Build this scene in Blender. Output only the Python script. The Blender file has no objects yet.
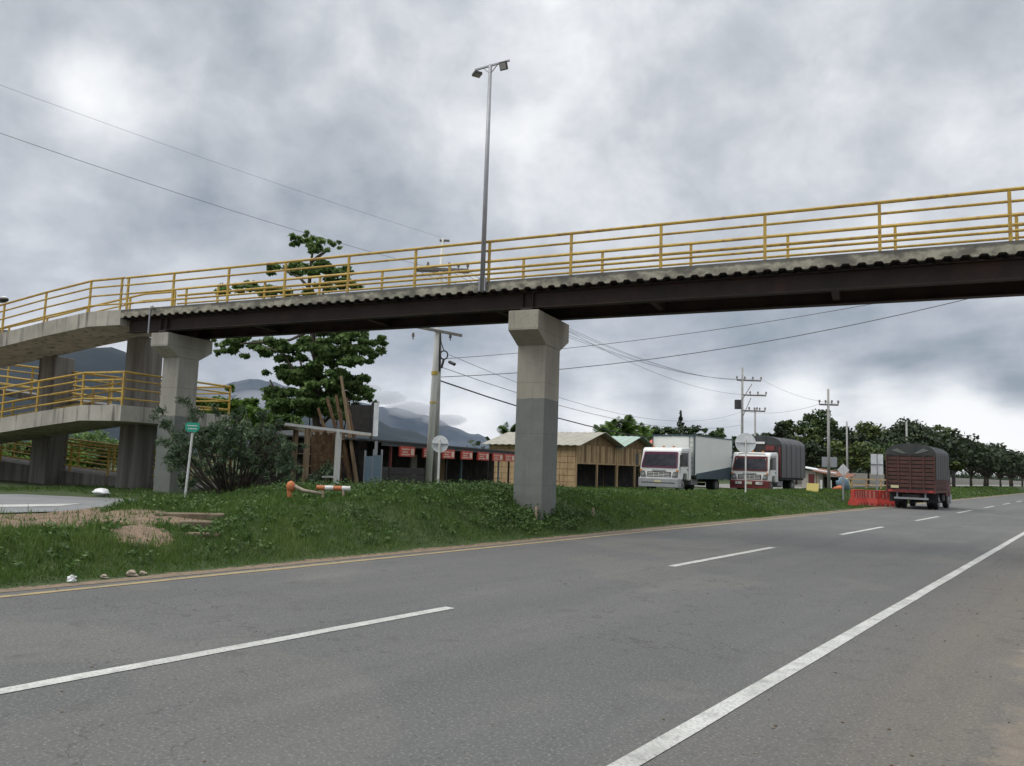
import bpy, math, random
import numpy as np
from mathutils import Vector, Matrix, noise as mnoise
random.seed(7); RS = np.random.RandomState(11)
S = bpy.context.scene; COL = S.collection
R = math.radians
# ------------------------------------------------------------------ camera
FPX, PITCH, ROLL, YAW, CAMH = 795.768, 0.1032615, 0.0329964, 0.6415755, 1.56088
_cy,_sy,_cp,_sp,_cr,_sr = math.cos(YAW),math.sin(YAW),math.cos(PITCH),math.sin(PITCH),math.cos(ROLL),math.sin(ROLL)
CF = Vector((-_sy*_cp,_cy*_cp,_sp)); _R = Vector((_cy,_sy,0)); _U = _R.cross(CF)
CR = _cr*_R+_sr*_U; CU = -_sr*_R+_cr*_U; CO = Vector((0,0,CAMH))
cd = bpy.data.cameras.new('camera'); cam = bpy.data.objects.new('camera', cd); COL.objects.link(cam)
cam.matrix_world = Matrix(((CR.x,CU.x,-CF.x,0),(CR.y,CU.y,-CF.y,0),(CR.z,CU.z,-CF.z,CAMH),(0,0,0,1)))
cd.sensor_width = 36; cd.lens = FPX/1024*36; cd.clip_start = .1; cd.clip_end = 30000
S.camera = cam
def at(px,py,D):            # world point seen at that pixel, D metres in front of the camera
    return CO+D*(CF+CR*((px-512)/FPX)-CU*((py-383)/FPX))
def pix(P):
    d = Vector(P)-CO; z = d.dot(CF)
    return 512+FPX*d.dot(CR)/z, 383-FPX*d.dot(CU)/z, z
# ------------------------------------------------------------------ world and sun
SUN_EL, SUN_AZ = 58, 215      # degrees; azimuth measured clockwise from +Y
w = bpy.data.worlds.new('World'); S.world = w; w.use_nodes = True
nt = w.node_tree; nt.nodes.clear()
def N(t, tree=None, **kw):
    n = (tree or nt).nodes.new(t)
    for k,v in kw.items(): setattr(n,k,v)
    return n
def L(a,b,tree=None): (tree or nt).links.new(a,b)
out = N('ShaderNodeOutputWorld'); bg = N('ShaderNodeBackground'); bg.inputs[1].default_value = .1
sky = N('ShaderNodeTexSky'); sky.sky_type='NISHITA'; sky.sun_disc=False
sky.sun_elevation=R(SUN_EL); sky.sun_rotation=R(SUN_AZ)
tc = N('ShaderNodeTexCoord')
CUR=[None]
def M(op,a,b=None,c=None,tree=None,clamp=False):
    tree = tree or CUR[0]
    n = N('ShaderNodeMath',tree); n.operation=op; n.use_clamp=clamp
    for i,v in enumerate((a,b,c)):
        if v is None: continue
        if isinstance(v,(int,float)): n.inputs[i].default_value=v
        else: L(v,n.inputs[i],tree)
    return n.outputs[0]
sep = N('ShaderNodeSeparateXYZ'); L(tc.outputs['Generated'],sep.inputs[0])
zz = M('ADD',M('MAXIMUM',sep.outputs[2],0.0),.26)
px_ = M('DIVIDE',sep.outputs[0],zz); py_ = M('DIVIDE',sep.outputs[1],zz)
cmb = N('ShaderNodeCombineXYZ'); L(px_,cmb.inputs[0]); L(py_,cmb.inputs[1])
def noi(vec,scale,det,rough,dist=0,off=(0,0,0)):
    mp = N('ShaderNodeMapping'); mp.inputs['Location'].default_value=off; L(vec,mp.inputs[0])
    n = N('ShaderNodeTexNoise'); n.inputs['Scale'].default_value=scale; n.inputs['Detail'].default_value=det
    n.inputs['Roughness'].default_value=rough; n.inputs['Distortion'].default_value=dist; L(mp.outputs[0],n.inputs['Vector']); return n.outputs['Fac']
n1 = noi(cmb.outputs[0],1.15,8,.55,.3,(3.1,7.7,0)); n2 = noi(cmb.outputs[0],3.2,8,.58,.2,(1.3,2.2,4)); 
n3 = noi(tc.outputs['Generated'],8.5,8,.57,.2,(4,1,2))
mixn = M('ADD',M('MULTIPLY',n1,.50),M('ADD',M('MULTIPLY',n2,.18),M('MULTIPLY',n3,.32)))
# broad lighter / darker areas of the cloud deck, by compass direction
def blob(d,width,amt):
    v = Vector(d).normalized(); dn = N('ShaderNodeVectorMath',operation='DISTANCE')
    L(tc.outputs['Generated'],dn.inputs[0]); dn.inputs[1].default_value=v
    mr = N('ShaderNodeMapRange'); mr.interpolation_type='SMOOTHSTEP'
    mr.inputs['From Min'].default_value=0; mr.inputs['From Max'].default_value=width
    mr.inputs['To Min'].default_value=amt; mr.inputs['To Max'].default_value=0
    L(dn.outputs['Value'],mr.inputs['Value']); return mr.outputs[0]
tot = M('ADD',M('MULTIPLY',M('SUBTRACT',mixn,.5),.86),.514)
for (x,y,wd,am) in [(100,100,.085,.13),(70,70,.05,.05),(40,170,.12,.03),(330,140,.30,-.045),(130,220,.20,-.035),(400,215,.16,-.03),(240,345,.16,-.07),(60,20,.10,-.02),
    (560,170,.2,.03),(840,45,.11,.05),(985,110,.10,.07),(1000,20,.08,-.06),(725,45,.08,-.03),(900,150,.07,-.04),(640,230,.15,.02),
    (450,345,.13,-.06),(560,340,.13,-.09),(680,345,.13,-.09),(790,330,.13,-.08),(890,335,.12,-.10),(985,345,.11,-.09),(1018,390,.06,-.12),(910,372,.05,-.05),
    (945,404,.075,.17),(880,396,.05,.10),(800,386,.06,.15),(700,392,.05,.08),(1005,440,.10,.19),(600,412,.10,.09),(480,420,.10,.10),(380,395,.08,.05),(170,370,.10,.05)]:
    tot = M('ADD',tot,blob(at(x,y,1)-CO,wd,am))
ramp = N('ShaderNodeValToRGB'); cr_ = ramp.color_ramp; cr_.interpolation='B_SPLINE'
stops = [(.26,(.19,.225,.265)),(.37,(.30,.335,.375)),(.44,(.43,.46,.495)),(.51,(.58,.60,.63)),(.59,(.83,.845,.86)),(.68,(1.0,1.0,.98))]
cr_.elements[0].position=stops[0][0]; cr_.elements[0].color=(*stops[0][1],1)
cr_.elements[1].position=stops[-1][0]; cr_.elements[1].color=(*stops[-1][1],1)
for p_,c_ in stops[1:-1]:
    e = cr_.elements.new(p_); e.color=(*c_,1)
L(tot,ramp.inputs[0])
# an overcast sky is brighter overhead
zen = N('ShaderNodeMapRange'); zen.interpolation_type='SMOOTHSTEP'
for k,v in (('From Min',.45),('From Max',1.),('To Min',10.),('To Max',26.)): zen.inputs[k].default_value=v
L(sep.outputs[2],zen.inputs['Value'])
vm = N('ShaderNodeVectorMath',operation='SCALE'); L(ramp.outputs[0],vm.inputs[0]); L(zen.outputs[0],vm.inputs['Scale'])
mx = N('ShaderNodeMix',data_type='RGBA'); mx.inputs[0].default_value=.97; L(sky.outputs[0],mx.inputs[6]); L(vm.outputs[0],mx.inputs[7])
L(mx.outputs[2],bg.inputs[0]); L(bg.outputs[0],out.inputs[0])
ld = bpy.data.lights.new('sun','SUN'); ld.energy=1.5; ld.angle=R(40); ld.color=(1,.95,.87)
sun = bpy.data.objects.new('sun',ld); COL.objects.link(sun)
_d = Vector((math.sin(R(SUN_AZ))*math.cos(R(SUN_EL)),math.cos(R(SUN_AZ))*math.cos(R(SUN_EL)),math.sin(R(SUN_EL))))
sun.rotation_euler = _d.to_track_quat('Z','Y').to_euler(); sun.location=(0,0,60)
S.view_settings.view_transform='Standard'; S.view_settings.look='None'; S.view_settings.exposure=0.22; S.view_settings.gamma=1
S.render.engine='CYCLES'
try:
    S.cycles.volume_max_steps=64; S.cycles.max_bounces=6; S.cycles.volume_bounces=0; S.cycles.transparent_max_bounces=8
except Exception: pass
# ------------------------------------------------------------------ materials
def mat(name,col,rough=.8,col2=None,scale=3.,stretch=(1,1,1),lo=.35,hi=.65,bump=0.,bscale=None,metal=0.,col3=None,s3=1.,spec=.4,detail=6,extra=None):
    m = bpy.data.materials.new(name); m.use_nodes=True; t = m.node_tree; CUR[0]=t; b = t.nodes['Principled BSDF']
    b.inputs['Roughness'].default_value=rough; b.inputs['Metallic'].default_value=metal; b.inputs['Specular IOR Level'].default_value=spec
    c = t.nodes.new('ShaderNodeTexCoord'); mp = t.nodes.new('ShaderNodeMapping'); mp.inputs['Scale'].default_value=stretch
    L(c.outputs['Object'],mp.inputs[0],t)
    def nz(sc,src,det=detail):
        n = t.nodes.new('ShaderNodeTexNoise'); n.inputs['Scale'].default_value=sc; n.inputs['Detail'].default_value=det; n.inputs['Roughness'].default_value=.62
        L(src,n.inputs['Vector'],t); return n.outputs['Fac']
    def mr(v,a,bb):
        n = t.nodes.new('ShaderNodeMapRange'); n.inputs['From Min'].default_value=a; n.inputs['From Max'].default_value=bb; n.clamp=True; L(v,n.inputs['Value'],t); return n.outputs[0]
    def mixc(f,a,bb):
        n = t.nodes.new('ShaderNodeMix'); n.data_type='RGBA'
        for i,v in ((0,f),(6,a),(7,bb)):
            if isinstance(v,(int,float)): n.inputs[i].default_value=v
            elif isinstance(v,tuple): n.inputs[i].default_value=(*v[:3],1)
            else: L(v,n.inputs[i],t)
        return n.outputs[2]
    cur = (*col,1)
    if col2: cur = mixc(mr(nz(scale,mp.outputs[0]),lo,hi),tuple(col),tuple(col2))
    if col3: cur = mixc(mr(nz(s3,c.outputs['Object'],4),.5,.72),cur,tuple(col3))
    if extra: cur = extra(t,c,cur,nz,mr,mixc)
    if isinstance(cur,tuple): b.inputs['Base Color'].default_value=(*cur[:3],1)
    else: L(cur,b.inputs['Base Color'],t)
    if bump:
        bn = t.nodes.new('ShaderNodeBump'); bn.inputs['Strength'].default_value=bump; bn.inputs['Distance'].default_value=.02
        L(nz(bscale or scale*6,c.outputs['Object']),bn.inputs['Height'],t); L(bn.outputs[0],b.inputs['Normal'],t)
    return m
def leafmat(name,dark,mid,light,trans=.3):
    m = bpy.data.materials.new(name); m.use_nodes=True; t=m.node_tree; t.nodes.clear()
    o=t.nodes.new('ShaderNodeOutputMaterial'); a=t.nodes.new('ShaderNodeAttribute'); a.attribute_name='tint'
    r=t.nodes.new('ShaderNodeValToRGB'); e=r.color_ramp.elements; e[0].color=(*dark,1); e[1].color=(*light,1); k=e.new(.55); k.color=(*mid,1)
    L(a.outputs['Fac'],r.inputs[0],t)
    d=t.nodes.new('ShaderNodeBsdfPrincipled'); d.inputs['Roughness'].default_value=.55; d.inputs['Specular IOR Level'].default_value=.25
    tr=t.nodes.new('ShaderNodeBsdfTranslucent'); mx=t.nodes.new('ShaderNodeMixShader'); mx.inputs[0].default_value=trans
    L(r.outputs[0],d.inputs['Base Color'],t); L(r.outputs[0],tr.inputs[0],t); L(d.outputs[0],mx.inputs[1],t); L(tr.outputs[0],mx.inputs[2],t); L(mx.outputs[0],o.inputs[0],t)
    return m
def sepxyz(t,c,i):
    s=t.nodes.new('ShaderNodeSeparateXYZ'); L(c.outputs['Object'],s.inputs[0],t); return s.outputs[i]
def pier_extra(level):
    def f(t,c,cur,nz,mr,mixc):
        z=sepxyz(t,c,2)
        a=M('GREATER_THAN',M('ADD',M('MULTIPLY',nz(5.,c.outputs['Object'],5),-.09),level),z,tree=t)
        g=mixc(mr(nz(2.2,c.outputs['Object']),.35,.7),(.15,.165,.155),(.19,.2,.185))
        cur=mixc(a,cur,g)
        fl=M('LESS_THAN',M('FRACT',M('MULTIPLY',M('ADD',z,.11),.82)),.011)
        cur=mixc(M('MULTIPLY',fl,.45),cur,(.10,.095,.085))
        mp2=t.nodes.new('ShaderNodeMapping'); mp2.inputs['Scale'].default_value=(5,5,.35); L(c.outputs['Object'],mp2.inputs[0],t)
        cur=mixc(M('MULTIPLY',mr(nz(1.6,mp2.outputs[0],6),.52,.72),.45),cur,(.13,.125,.11))
        cur=mixc(M('MULTIPLY',mr(nz(14.,c.outputs['Object'],5),.6,.7),.35),cur,(.12,.115,.10))
        dirt=M('MULTIPLY',mr(M('MULTIPLY',z,-1.,tree=t),-1.5,-.5),mr(nz(5.,c.outputs['Object']),.4,.7),tree=t)
        return mixc(M('MULTIPLY',dirt,.5,tree=t),cur,(.13,.11,.08))
    return f
def deck_extra(t,c,cur,nz,mr,mixc):     # weathered dark cap along the slab's upper edge
    z=sepxyz(t,c,2); z=M('SUBTRACT',z,M('MULTIPLY',sepxyz(t,c,0),.006)); a=mr(M('ADD',z,M('MULTIPLY',M('SUBTRACT',nz(6.,c.outputs['Object']),.5),.16)),5.86,5.90)
    return mixc(M('MULTIPLY',a,.75),cur,(.085,.085,.08))
def drip(t,c,cur,nz,mr,mixc):      # rain streaks running down concrete
    mp=t.nodes.new('ShaderNodeMapping'); mp.inputs['Scale'].default_value=(3.2,3.2,.22); L(c.outputs['Object'],mp.inputs[0],t)
    a=mr(nz(1.6,mp.outputs[0],5),.53,.66)
    return mixc(M('MULTIPLY',a,.8,tree=t),cur,(.075,.07,.06))
MT = dict(
 pier_m = mat('pier_concrete_painted',(.36,.34,.28),.9,(.27,.255,.21),1.6,(1,1,.4),bump=.15,bscale=25,extra=pier_extra(3.22)),
 pier_l = mat('pier_concrete_pale',(.37,.36,.32),.9,(.29,.28,.24),1.6,(1,1,.4),bump=.15,bscale=25,extra=pier_extra(2.75)),
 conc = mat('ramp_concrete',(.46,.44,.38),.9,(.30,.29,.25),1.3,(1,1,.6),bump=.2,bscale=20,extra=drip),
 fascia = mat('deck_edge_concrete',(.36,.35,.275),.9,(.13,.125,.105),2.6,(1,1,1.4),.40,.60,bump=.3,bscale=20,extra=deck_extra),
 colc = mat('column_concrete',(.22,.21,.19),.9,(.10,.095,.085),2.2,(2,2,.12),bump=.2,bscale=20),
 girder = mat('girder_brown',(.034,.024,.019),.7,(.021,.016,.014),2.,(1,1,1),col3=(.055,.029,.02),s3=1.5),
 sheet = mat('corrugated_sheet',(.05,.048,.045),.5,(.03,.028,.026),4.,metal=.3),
 yellow = mat('yellow_paint',(.49,.335,.06),.55,(.39,.26,.055),3.,col3=(.26,.15,.06),s3=7.),
 galv = mat('galvanised_steel',(.34,.35,.37),.5,(.28,.29,.31),3.,metal=.35),
 dark = mat('dark_metal',(.03,.03,.032),.5,(.05,.05,.05),5.),
 lens = mat('lamp_glass',(.35,.36,.36),.2),
 polec = mat('pole_concrete',(.70,.70,.67),.9,(.57,.57,.54),3.,(1,1,.25),bump=.1),
 poleg = mat('far_pole_concrete',(.36,.36,.34),.9,(.28,.28,.265),3.),
 arm = mat('crossarm_grey',(.13,.12,.105),.8,(.2,.19,.17),6.),
 black = mat('black_rubber',(.016,.016,.017),.6,(.03,.03,.03),8.),
 ochre = mat('ochre_band',(.45,.34,.08),.7),
 white = mat('white_paint',(.70,.71,.70),.4,(.6,.6,.58),2.,col3=(.5,.48,.44),s3=5.),
 boxw = mat('box_body_white',(.74,.76,.72),.45,(.68,.70,.66),.8,(1,1,.4)),
 cabw = mat('cab_white',(.72,.73,.72),.25,(.66,.66,.64),2.),
 glass = mat('windscreen_glass',(.012,.013,.018),.18,(.035,.035,.045),1.6,spec=.25),
 purple = mat('purple_trim',(.13,.035,.075),.5),
 red = mat('red_plastic',(.50,.07,.055),.5,(.40,.05,.04),3.),
 redw = mat('red_white_plastic',(.60,.32,.28),.5,(.5,.12,.09),4.),
 maroon = mat('maroon_wood',(.10,.042,.034),.75,(.06,.03,.025),3.,(1,4,1)),
 darkred= mat('dark_red_metal',(.17,.03,.03),.55,(.10,.025,.025),4.),
 canvas = mat('black_canvas',(.03,.034,.034),.55,(.05,.055,.053),2.,(1,1,.3),bump=.4,bscale=5),
 canvasg = mat('grey_canvas',(.035,.037,.038),.42,(.06,.06,.063),2.,(1,2,.3),bump=.3,bscale=5),
 canvtop = mat('grey_vent_panel',(.12,.13,.12),.6),  # plain grey of the vent panels in the rear gable
 chassis = mat('chassis_black',(.018,.018,.02),.7,(.04,.035,.03),5.),
 teal = mat('teal_frame',(.04,.07,.085),.5,(.06,.095,.11),4.),
 rim = mat('wheel_rim',(.22,.22,.22),.5),
 lamp_dark = mat('headlamp_housing',(.16,.17,.17),.2),
 chrome = mat('bumper_grey',(.35,.36,.38),.35,(.28,.29,.3),5.),
 orange = mat('orange_lens',(.6,.2,.03),.4),
 plate = mat('number_plate',(.55,.50,.32),.5),
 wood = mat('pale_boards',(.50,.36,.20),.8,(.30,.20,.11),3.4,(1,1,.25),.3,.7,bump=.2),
 wood2 = mat('brown_boards',(.27,.18,.09),.8,(.16,.10,.055),3.,(1,1,.25)),  # darker brown timber, varied against the pale boards
 bamboo = mat('brown_bamboo',(.15,.085,.042),.8,(.08,.047,.027),5.,(3,3,.3),bump=.3,col3=(.22,.15,.08),s3=6.),
 pole_w = mat('weathered_timber',(.28,.21,.13),.85,(.16,.11,.07),5.,(2,2,.3)),
 roofa = mat('fibre_cement_roof',(.36,.345,.29),.85,(.27,.26,.22),3.,bump=.2),
 roofg = mat('greenish_roof',(.34,.44,.38),.7,(.27,.35,.31),3.),
 roofd = mat('dark_roof',(.035,.04,.042),.7,(.055,.058,.06),2.),
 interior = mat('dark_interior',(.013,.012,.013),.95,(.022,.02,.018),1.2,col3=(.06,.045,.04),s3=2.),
 bluep = mat('blue_sheet',(.12,.19,.26),.6,(.18,.24,.28),2.),
 signred = mat('red_sign',(.50,.07,.05),.5,(.42,.06,.05),3.),
 signcream = mat('cream_lettering',(.62,.50,.40),.5),
 greensign = mat('green_sign',(.02,.28,.19),.4),
 signback = mat('sign_back',(.82,.84,.85),.5,(.62,.65,.66),3.,metal=.1),
 orangep = mat('orange_plastic',(.50,.16,.055),.6,(.36,.12,.05),5.),
 salmon = mat('salmon_wall',(.52,.22,.14),.85,(.44,.19,.13),2.),
 redroof = mat('red_roof_sheet',(.5,.11,.08),.7),
 rust = mat('rusty_roof',(.24,.10,.055),.8,(.16,.075,.05),3.),
 creamw = mat('cream_wall',(.42,.40,.35),.9,(.34,.32,.28),1.,(1,1,1)),
 ypanel = mat('yellow_board',(.62,.52,.16),.6,(.56,.46,.16),2.),
 trunk = mat('bark',(.075,.06,.047),.9,(.13,.11,.09),6.,(1,1,.3),bump=.5),
 twig = mat('grey_twig',(.07,.055,.045),.9,(.045,.035,.028),8.),
 stone = mat('pale_stone',(.36,.31,.24),.9,(.25,.21,.16),6.),
 litter = mat('white_plastic_litter',(.7,.7,.7),.5),
 step = mat('worn_step_concrete',(.20,.16,.11),.95,(.11,.085,.055),5.,bump=.4),
 stake = mat('stake_wood',(.45,.36,.27),.8,(.32,.23,.17),9.),
 cable = mat('cable_black',(.03,.03,.032),.6),
 wire = mat('wire_grey',(.09,.095,.10),.5),
)
LF = dict(
 broad = leafmat('broad_leaves',(.055,.10,.028),(.125,.21,.06),(.28,.36,.14),.45),
 bright = leafmat('bright_leaves',(.045,.09,.012),(.09,.17,.02),(.16,.26,.04)),
 needle = leafmat('greygreen_leaves',(.035,.06,.032),(.085,.13,.068),(.20,.25,.15),.2),
 far = leafmat('distant_tree_leaves',(.028,.048,.017),(.052,.086,.028),(.11,.155,.05),.2),
 far2 = leafmat('distant_dark_leaves',(.018,.030,.014),(.032,.050,.022),(.068,.092,.036),.2),
 far3 = leafmat('distant_yellowgreen_leaves',(.035,.052,.014),(.075,.105,.025),(.14,.175,.05),.2),
 palm = leafmat('palm_leaves',(.04,.085,.02),(.085,.16,.03),(.17,.26,.06)),
 grass = leafmat('grass_blades',(.042,.080,.018),(.088,.158,.032),(.20,.24,.075),.3),
 weed = leafmat('weed_leaves',(.035,.072,.02),(.075,.14,.034),(.14,.19,.065),.25),
)
# ------------------------------------------------------------------ mesh helpers
class MB:
    def __init__(s): s.v=[]; s.f=[]; s.marks=[]
    def use(s,k): s.marks.append((len(s.f),k)); return s
    def quadbox(s,pts):       # 8 points: bottom 4 ccw, top 4
        b=len(s.v); s.v+= [tuple(p) for p in pts]
        s.f+=[(b,b+3,b+2,b+1),(b+4,b+5,b+6,b+7)]+[(b+i,b+(i+1)%4,b+4+(i+1)%4,b+4+i) for i in range(4)]
        return s
    def box(s,x0,x1,y0,y1,z0,z1):
        return s.quadbox([(x0,y0,z0),(x1,y0,z0),(x1,y1,z0),(x0,y1,z0),(x0,y0,z1),(x1,y0,z1),(x1,y1,z1),(x0,y1,z1)])
    def beam(s,p0,p1,w,h,up=(0,0,1)):
        p0=Vector(p0);p1=Vector(p1); d=(p1-p0).normalized(); u=Vector(up)
        if abs(d.dot(u))>.98: u=Vector((0,1,0))
        r=d.cross(u).normalized()*w/2; u=r.cross(d).normalized()*h/2
        return s.quadbox([p0-r-u,p0+r-u,p1+r-u,p1-r-u,p0-r+u,p0+r+u,p1+r+u,p1-r+u])
    def tube(s,pts,rad,n=8,cap=True):
        pts=[Vector(p) for p in pts]; 
        if isinstance(rad,(int,float)): rad=[rad]*len(pts)
        b=len(s.v); ref=Vector((.31,.2,.93)).normalized()
        for i,p in enumerate(pts):
            d=(pts[min(i+1,len(pts)-1)]-pts[max(i-1,0)]).normalized()
            a=d.cross(ref)
            if a.length<.1: a=d.cross(Vector((1,0,0)))
            a.normalize(); c=d.cross(a)
            for k in range(n):
                t=2*math.pi*k/n; s.v.append(tuple(p+rad[i]*(math.cos(t)*a+math.sin(t)*c)))
        for i in range(len(pts)-1):
            for k in range(n):
                q=b+i*n+k; r_=b+i*n+(k+1)%n; s.f.append((q,r_,r_+n,q+n))
        if cap:
            s.f.append(tuple(b+k for k in range(n))[::-1]); e=b+(len(pts)-1)*n; s.f.append(tuple(e+k for k in range(n)))
        return s
    def prism(s,prof,a0,a1,axis='x'):   # closed profile extruded along axis; profile coords are the other two in order
        b=len(s.v); n=len(prof)
        for a in (a0,a1):
            for (p,q) in prof:
                s.v.append({'x':(a,p,q),'y':(p,a,q),'z':(p,q,a)}[axis])
        s.f.append(tuple(b+i for i in range(n))); s.f.append(tuple(b+n+i for i in range(n))[::-1])
        for i in range(n): j=(i+1)%n; s.f.append((b+i,b+n+i,b+n+j,b+j))
        return s
    def disc(s,c,nrm,r,th,n=20,sq=1):
        c=Vector(c); d=Vector(nrm).normalized(); return s.tube([c-d*th/2,c+d*th/2],r,n)
    def ico(s,c,rx,ry,rz,seed=0,rough=.15,n=8,m=6):
        b=len(s.v)
        for i in range(m+1):
            th=math.pi*i/m
            for k in range(n):
                ph=2*math.pi*k/n; d=Vector((math.sin(th)*math.cos(ph),math.sin(th)*math.sin(ph),math.cos(th)))
                f=1+rough*mnoise.noise(d*1.7+Vector((seed*3.1,seed,0)))*2
                s.v.append((c[0]+d.x*rx*f,c[1]+d.y*ry*f,c[2]+d.z*rz*f))
        for i in range(m):
            for k in range(n): a=b+i*n+k; e=b+i*n+(k+1)%n; s.f.append((a,e,e+n,a+n))
        return s
    def build(s,name,m,parent=None,smooth=False,bevel=0):
        me=bpy.data.meshes.new(name); me.from_pydata(s.v,[],s.f); me.update()
        if isinstance(m,tuple):
            for k_ in m: me.materials.append(MT[k_])
            idx=[0]*len(s.f)
            for st,k_ in s.marks:
                for i_ in range(st,len(s.f)): idx[i_]=k_
            me.polygons.foreach_set('material_index',idx); m=None
        me.validate()
        import bmesh
        bm=bmesh.new(); bm.from_mesh(me); bmesh.ops.recalc_face_normals(bm,faces=bm.faces); bm.to_mesh(me); bm.free()
        if m: me.materials.append(MT[m] if isinstance(m,str) else m)
        if smooth: me.polygons.foreach_set('use_smooth',[True]*len(me.polygons))
        o=bpy.data.objects.new(name,me); COL.objects.link(o); o.parent=parent
        if bevel:
            bv=o.modifiers.new('bevel','BEVEL'); bv.width=bevel; bv.segments=2; bv.limit_method='ANGLE'
        return o
def tag(o,label=None,cat=None,group=None,kind=None):
    if label: o['label']=label
    if cat: o['category']=cat
    if group: o['group']=group
    if kind: o['kind']=kind
    return o
def thing(name,label,cat,loc=(0,0,0),rz=0,group=None):
    o=bpy.data.objects.new(name,None); COL.objects.link(o); o.location=loc; o.rotation_euler=(0,0,rz); o.empty_display_size=.3
    return tag(o,label,cat,group)
def npmesh(name,verts,faces,m,parent=None,tint=None):
    me=bpy.data.meshes.new(name); nv=len(verts); nf,k=faces.shape
    me.vertices.add(nv); me.vertices.foreach_set('co',np.asarray(verts,np.float32).ravel())
    me.loops.add(nf*k); me.loops.foreach_set('vertex_index',faces.astype(np.int32).ravel())
    me.polygons.add(nf); me.polygons.foreach_set('loop_start',np.arange(0,nf*k,k,dtype=np.int32)); me.polygons.foreach_set('loop_total',np.full(nf,k,np.int32))
    if tint is not None:
        a=me.attributes.new('tint','FLOAT','POINT'); a.data.foreach_set('value',np.asarray(tint,np.float32))
    me.update(calc_edges=True); me.validate()
    me.materials.append(m); o=bpy.data.objects.new(name,me); COL.objects.link(o); o.parent=parent
    return o
def copy_tree(o,parent=None):
    c=o.copy(); COL.objects.link(c); c.parent=parent
    for ch in list(o.children): copy_tree(ch,c)
    return c
def leaf_arrays(clumps,size,aspect=.5,droop=0.,shell=.55):
    """clumps: (centre, (rx,ry,rz), count) -> many small four-sided leaves filling each clump"""
    V=[];T=[]
    for (c,r,n) in clumps:
        n=int(n); d=RS.normal(size=(n,3)); d/=np.linalg.norm(d,axis=1)[:,None]
        rad=shell+(1-shell)*RS.rand(n)**.6; rad*=1+.22*np.sin(d[:,0]*5+d[:,1]*7+RS.rand()*6)
        p=np.array(c)+d*rad[:,None]*np.array(r)
        nrm=RS.normal(size=(n,3))*.8+d*.5+np.array([0,0,.7]); nrm/=np.linalg.norm(nrm,axis=1)[:,None]
        a=np.cross(nrm,RS.normal(size=(n,3))); a/=np.linalg.norm(a,axis=1)[:,None]; a[:,2]-=droop; b=np.cross(nrm,a); b/=np.linalg.norm(b,axis=1)[:,None]
        s=size*(.6+.8*RS.rand(n))[:,None]; w_=s*aspect
        V.append(np.stack([p-a*s*.5,p+b*w_*.5,p+a*s*.5,p-b*w_*.5],1).reshape(-1,3))
        T.append(np.repeat(np.clip(RS.rand()*.35-.1+RS.rand(n)*.75,0,1),4))
    V=np.concatenate(V); T=np.concatenate(T); F=np.arange(len(V)).reshape(-1,4); return V,F,T
# ------------------------------------------------------------------ terrain
def sst(a,b,x):
    t=np.clip((x-a)/(b-a),0,1); return t*t*(3-2*t)
def gz(x,y):
    x=np.asarray(x,float); y=np.asarray(y,float)
    crest=.42+.42*sst(6,12.5,y)-.20*sst(18.5,25,y)
    up=sst(-9.75,-12.0,x)           # 0 at the road edge, 1 on the bank
    back=sst(-14.6,-18.5,x)
    z=crest*up*(1-back)+.40*back
    z=np.where(x>-9.75,-.012,z)
    z=z*np.where(x<-9.75,1-.97*sst(41.5,43.5,y)*(1-sst(49.5,53,y))*sst(-13.2,-11.6,x),1)
    bump=.05*np.sin(x*1.9+y*.7)*np.sin(y*1.3-x*.6)+.04*np.sin(x*3.7+1)*np.sin(y*2.9+2)+.02*np.sin(x*9.+y*5)*np.sin(y*7.3)
    m=sst(-9.8,-10.8,x)*(1-.75*sst(-16,-19,x))
    path=((x<-15.6)&(x>-24)&(y<10.6))
    z=z+bump*m*np.where(path,0.,1.)
    z=np.where(path,np.minimum(z,.405),z)
    z=np.where(x>.2,-.012-.02*sst(.2,1.5,x),z)
    return z
def gz1(x,y): return float(gz(x,y))
def dirtmask(x,y):
    n=.5+.5*np.sin(x*2.3+y*1.1)*np.sin(y*2.7-x*.9+1.3)
    a=sst(-12.0,-12.7,x+ (n-.5)*.9)*(1-sst(7.5,8.3,y+ (n-.5)*.7))        # bare earth beside the path
    # worn trail down the bank
    d=np.abs((y-7.15)+(x+13.3)*.43)*.9
    b=(1-sst(.18,.5,d+(n-.5)*.3))*sst(-10.8,-11.2,x)*(1-sst(-13.4,-14.5,x))
    c=(1-sst(.25,.9,np.hypot(x+12.2,(y-17.6)*.7)+ (n-.5)*.5))*.8
    e=(1-sst(.3,1.0,np.hypot((x+13.4)*.9,(y-13.6)*.6)+(n-.5)*.6))*.6
    f=(1-sst(-9.86,-9.98,x+(n-.5)*.10))
    return np.clip(np.maximum.reduce([a,b,c,e,f*np.ones_like(a)]),0,1)
def hitg(px,py):            # where the sight line through a pixel meets the terrain
    d=at(px,py,1)-CO; t=4.
    while t<90:
        P=CO+d*t
        if P.z<gz1(P.x,P.y): return P
        t+=.03
    return CO+d*30
def grid_axis(parts):
    o=[]
    for a,b,st in parts: o+=list(np.arange(a,b,st))
    return np.array(sorted(set(np.round(o,3))))
gx=grid_axis([(-9000,-1000,1500),(-1000,-100,150),(-100,-30,7),(-30,-9.76,.14),(-9.75,1,1.0),(1,3,.5),(3,100,15),(100,9001,1500)])
gy=grid_axis([(-9000,-1000,1500),(-1000,-60,120),(-60,-4,4),(-4,60,.22),(60,200,2),(200,1000,40),(1000,9001,1500)])
GX,GY=np.meshgrid(gx,gy,indexing='ij'); GZ=gz(GX,GY)
GZ=np.where(GX>-9.755,-.03,GZ)
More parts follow.
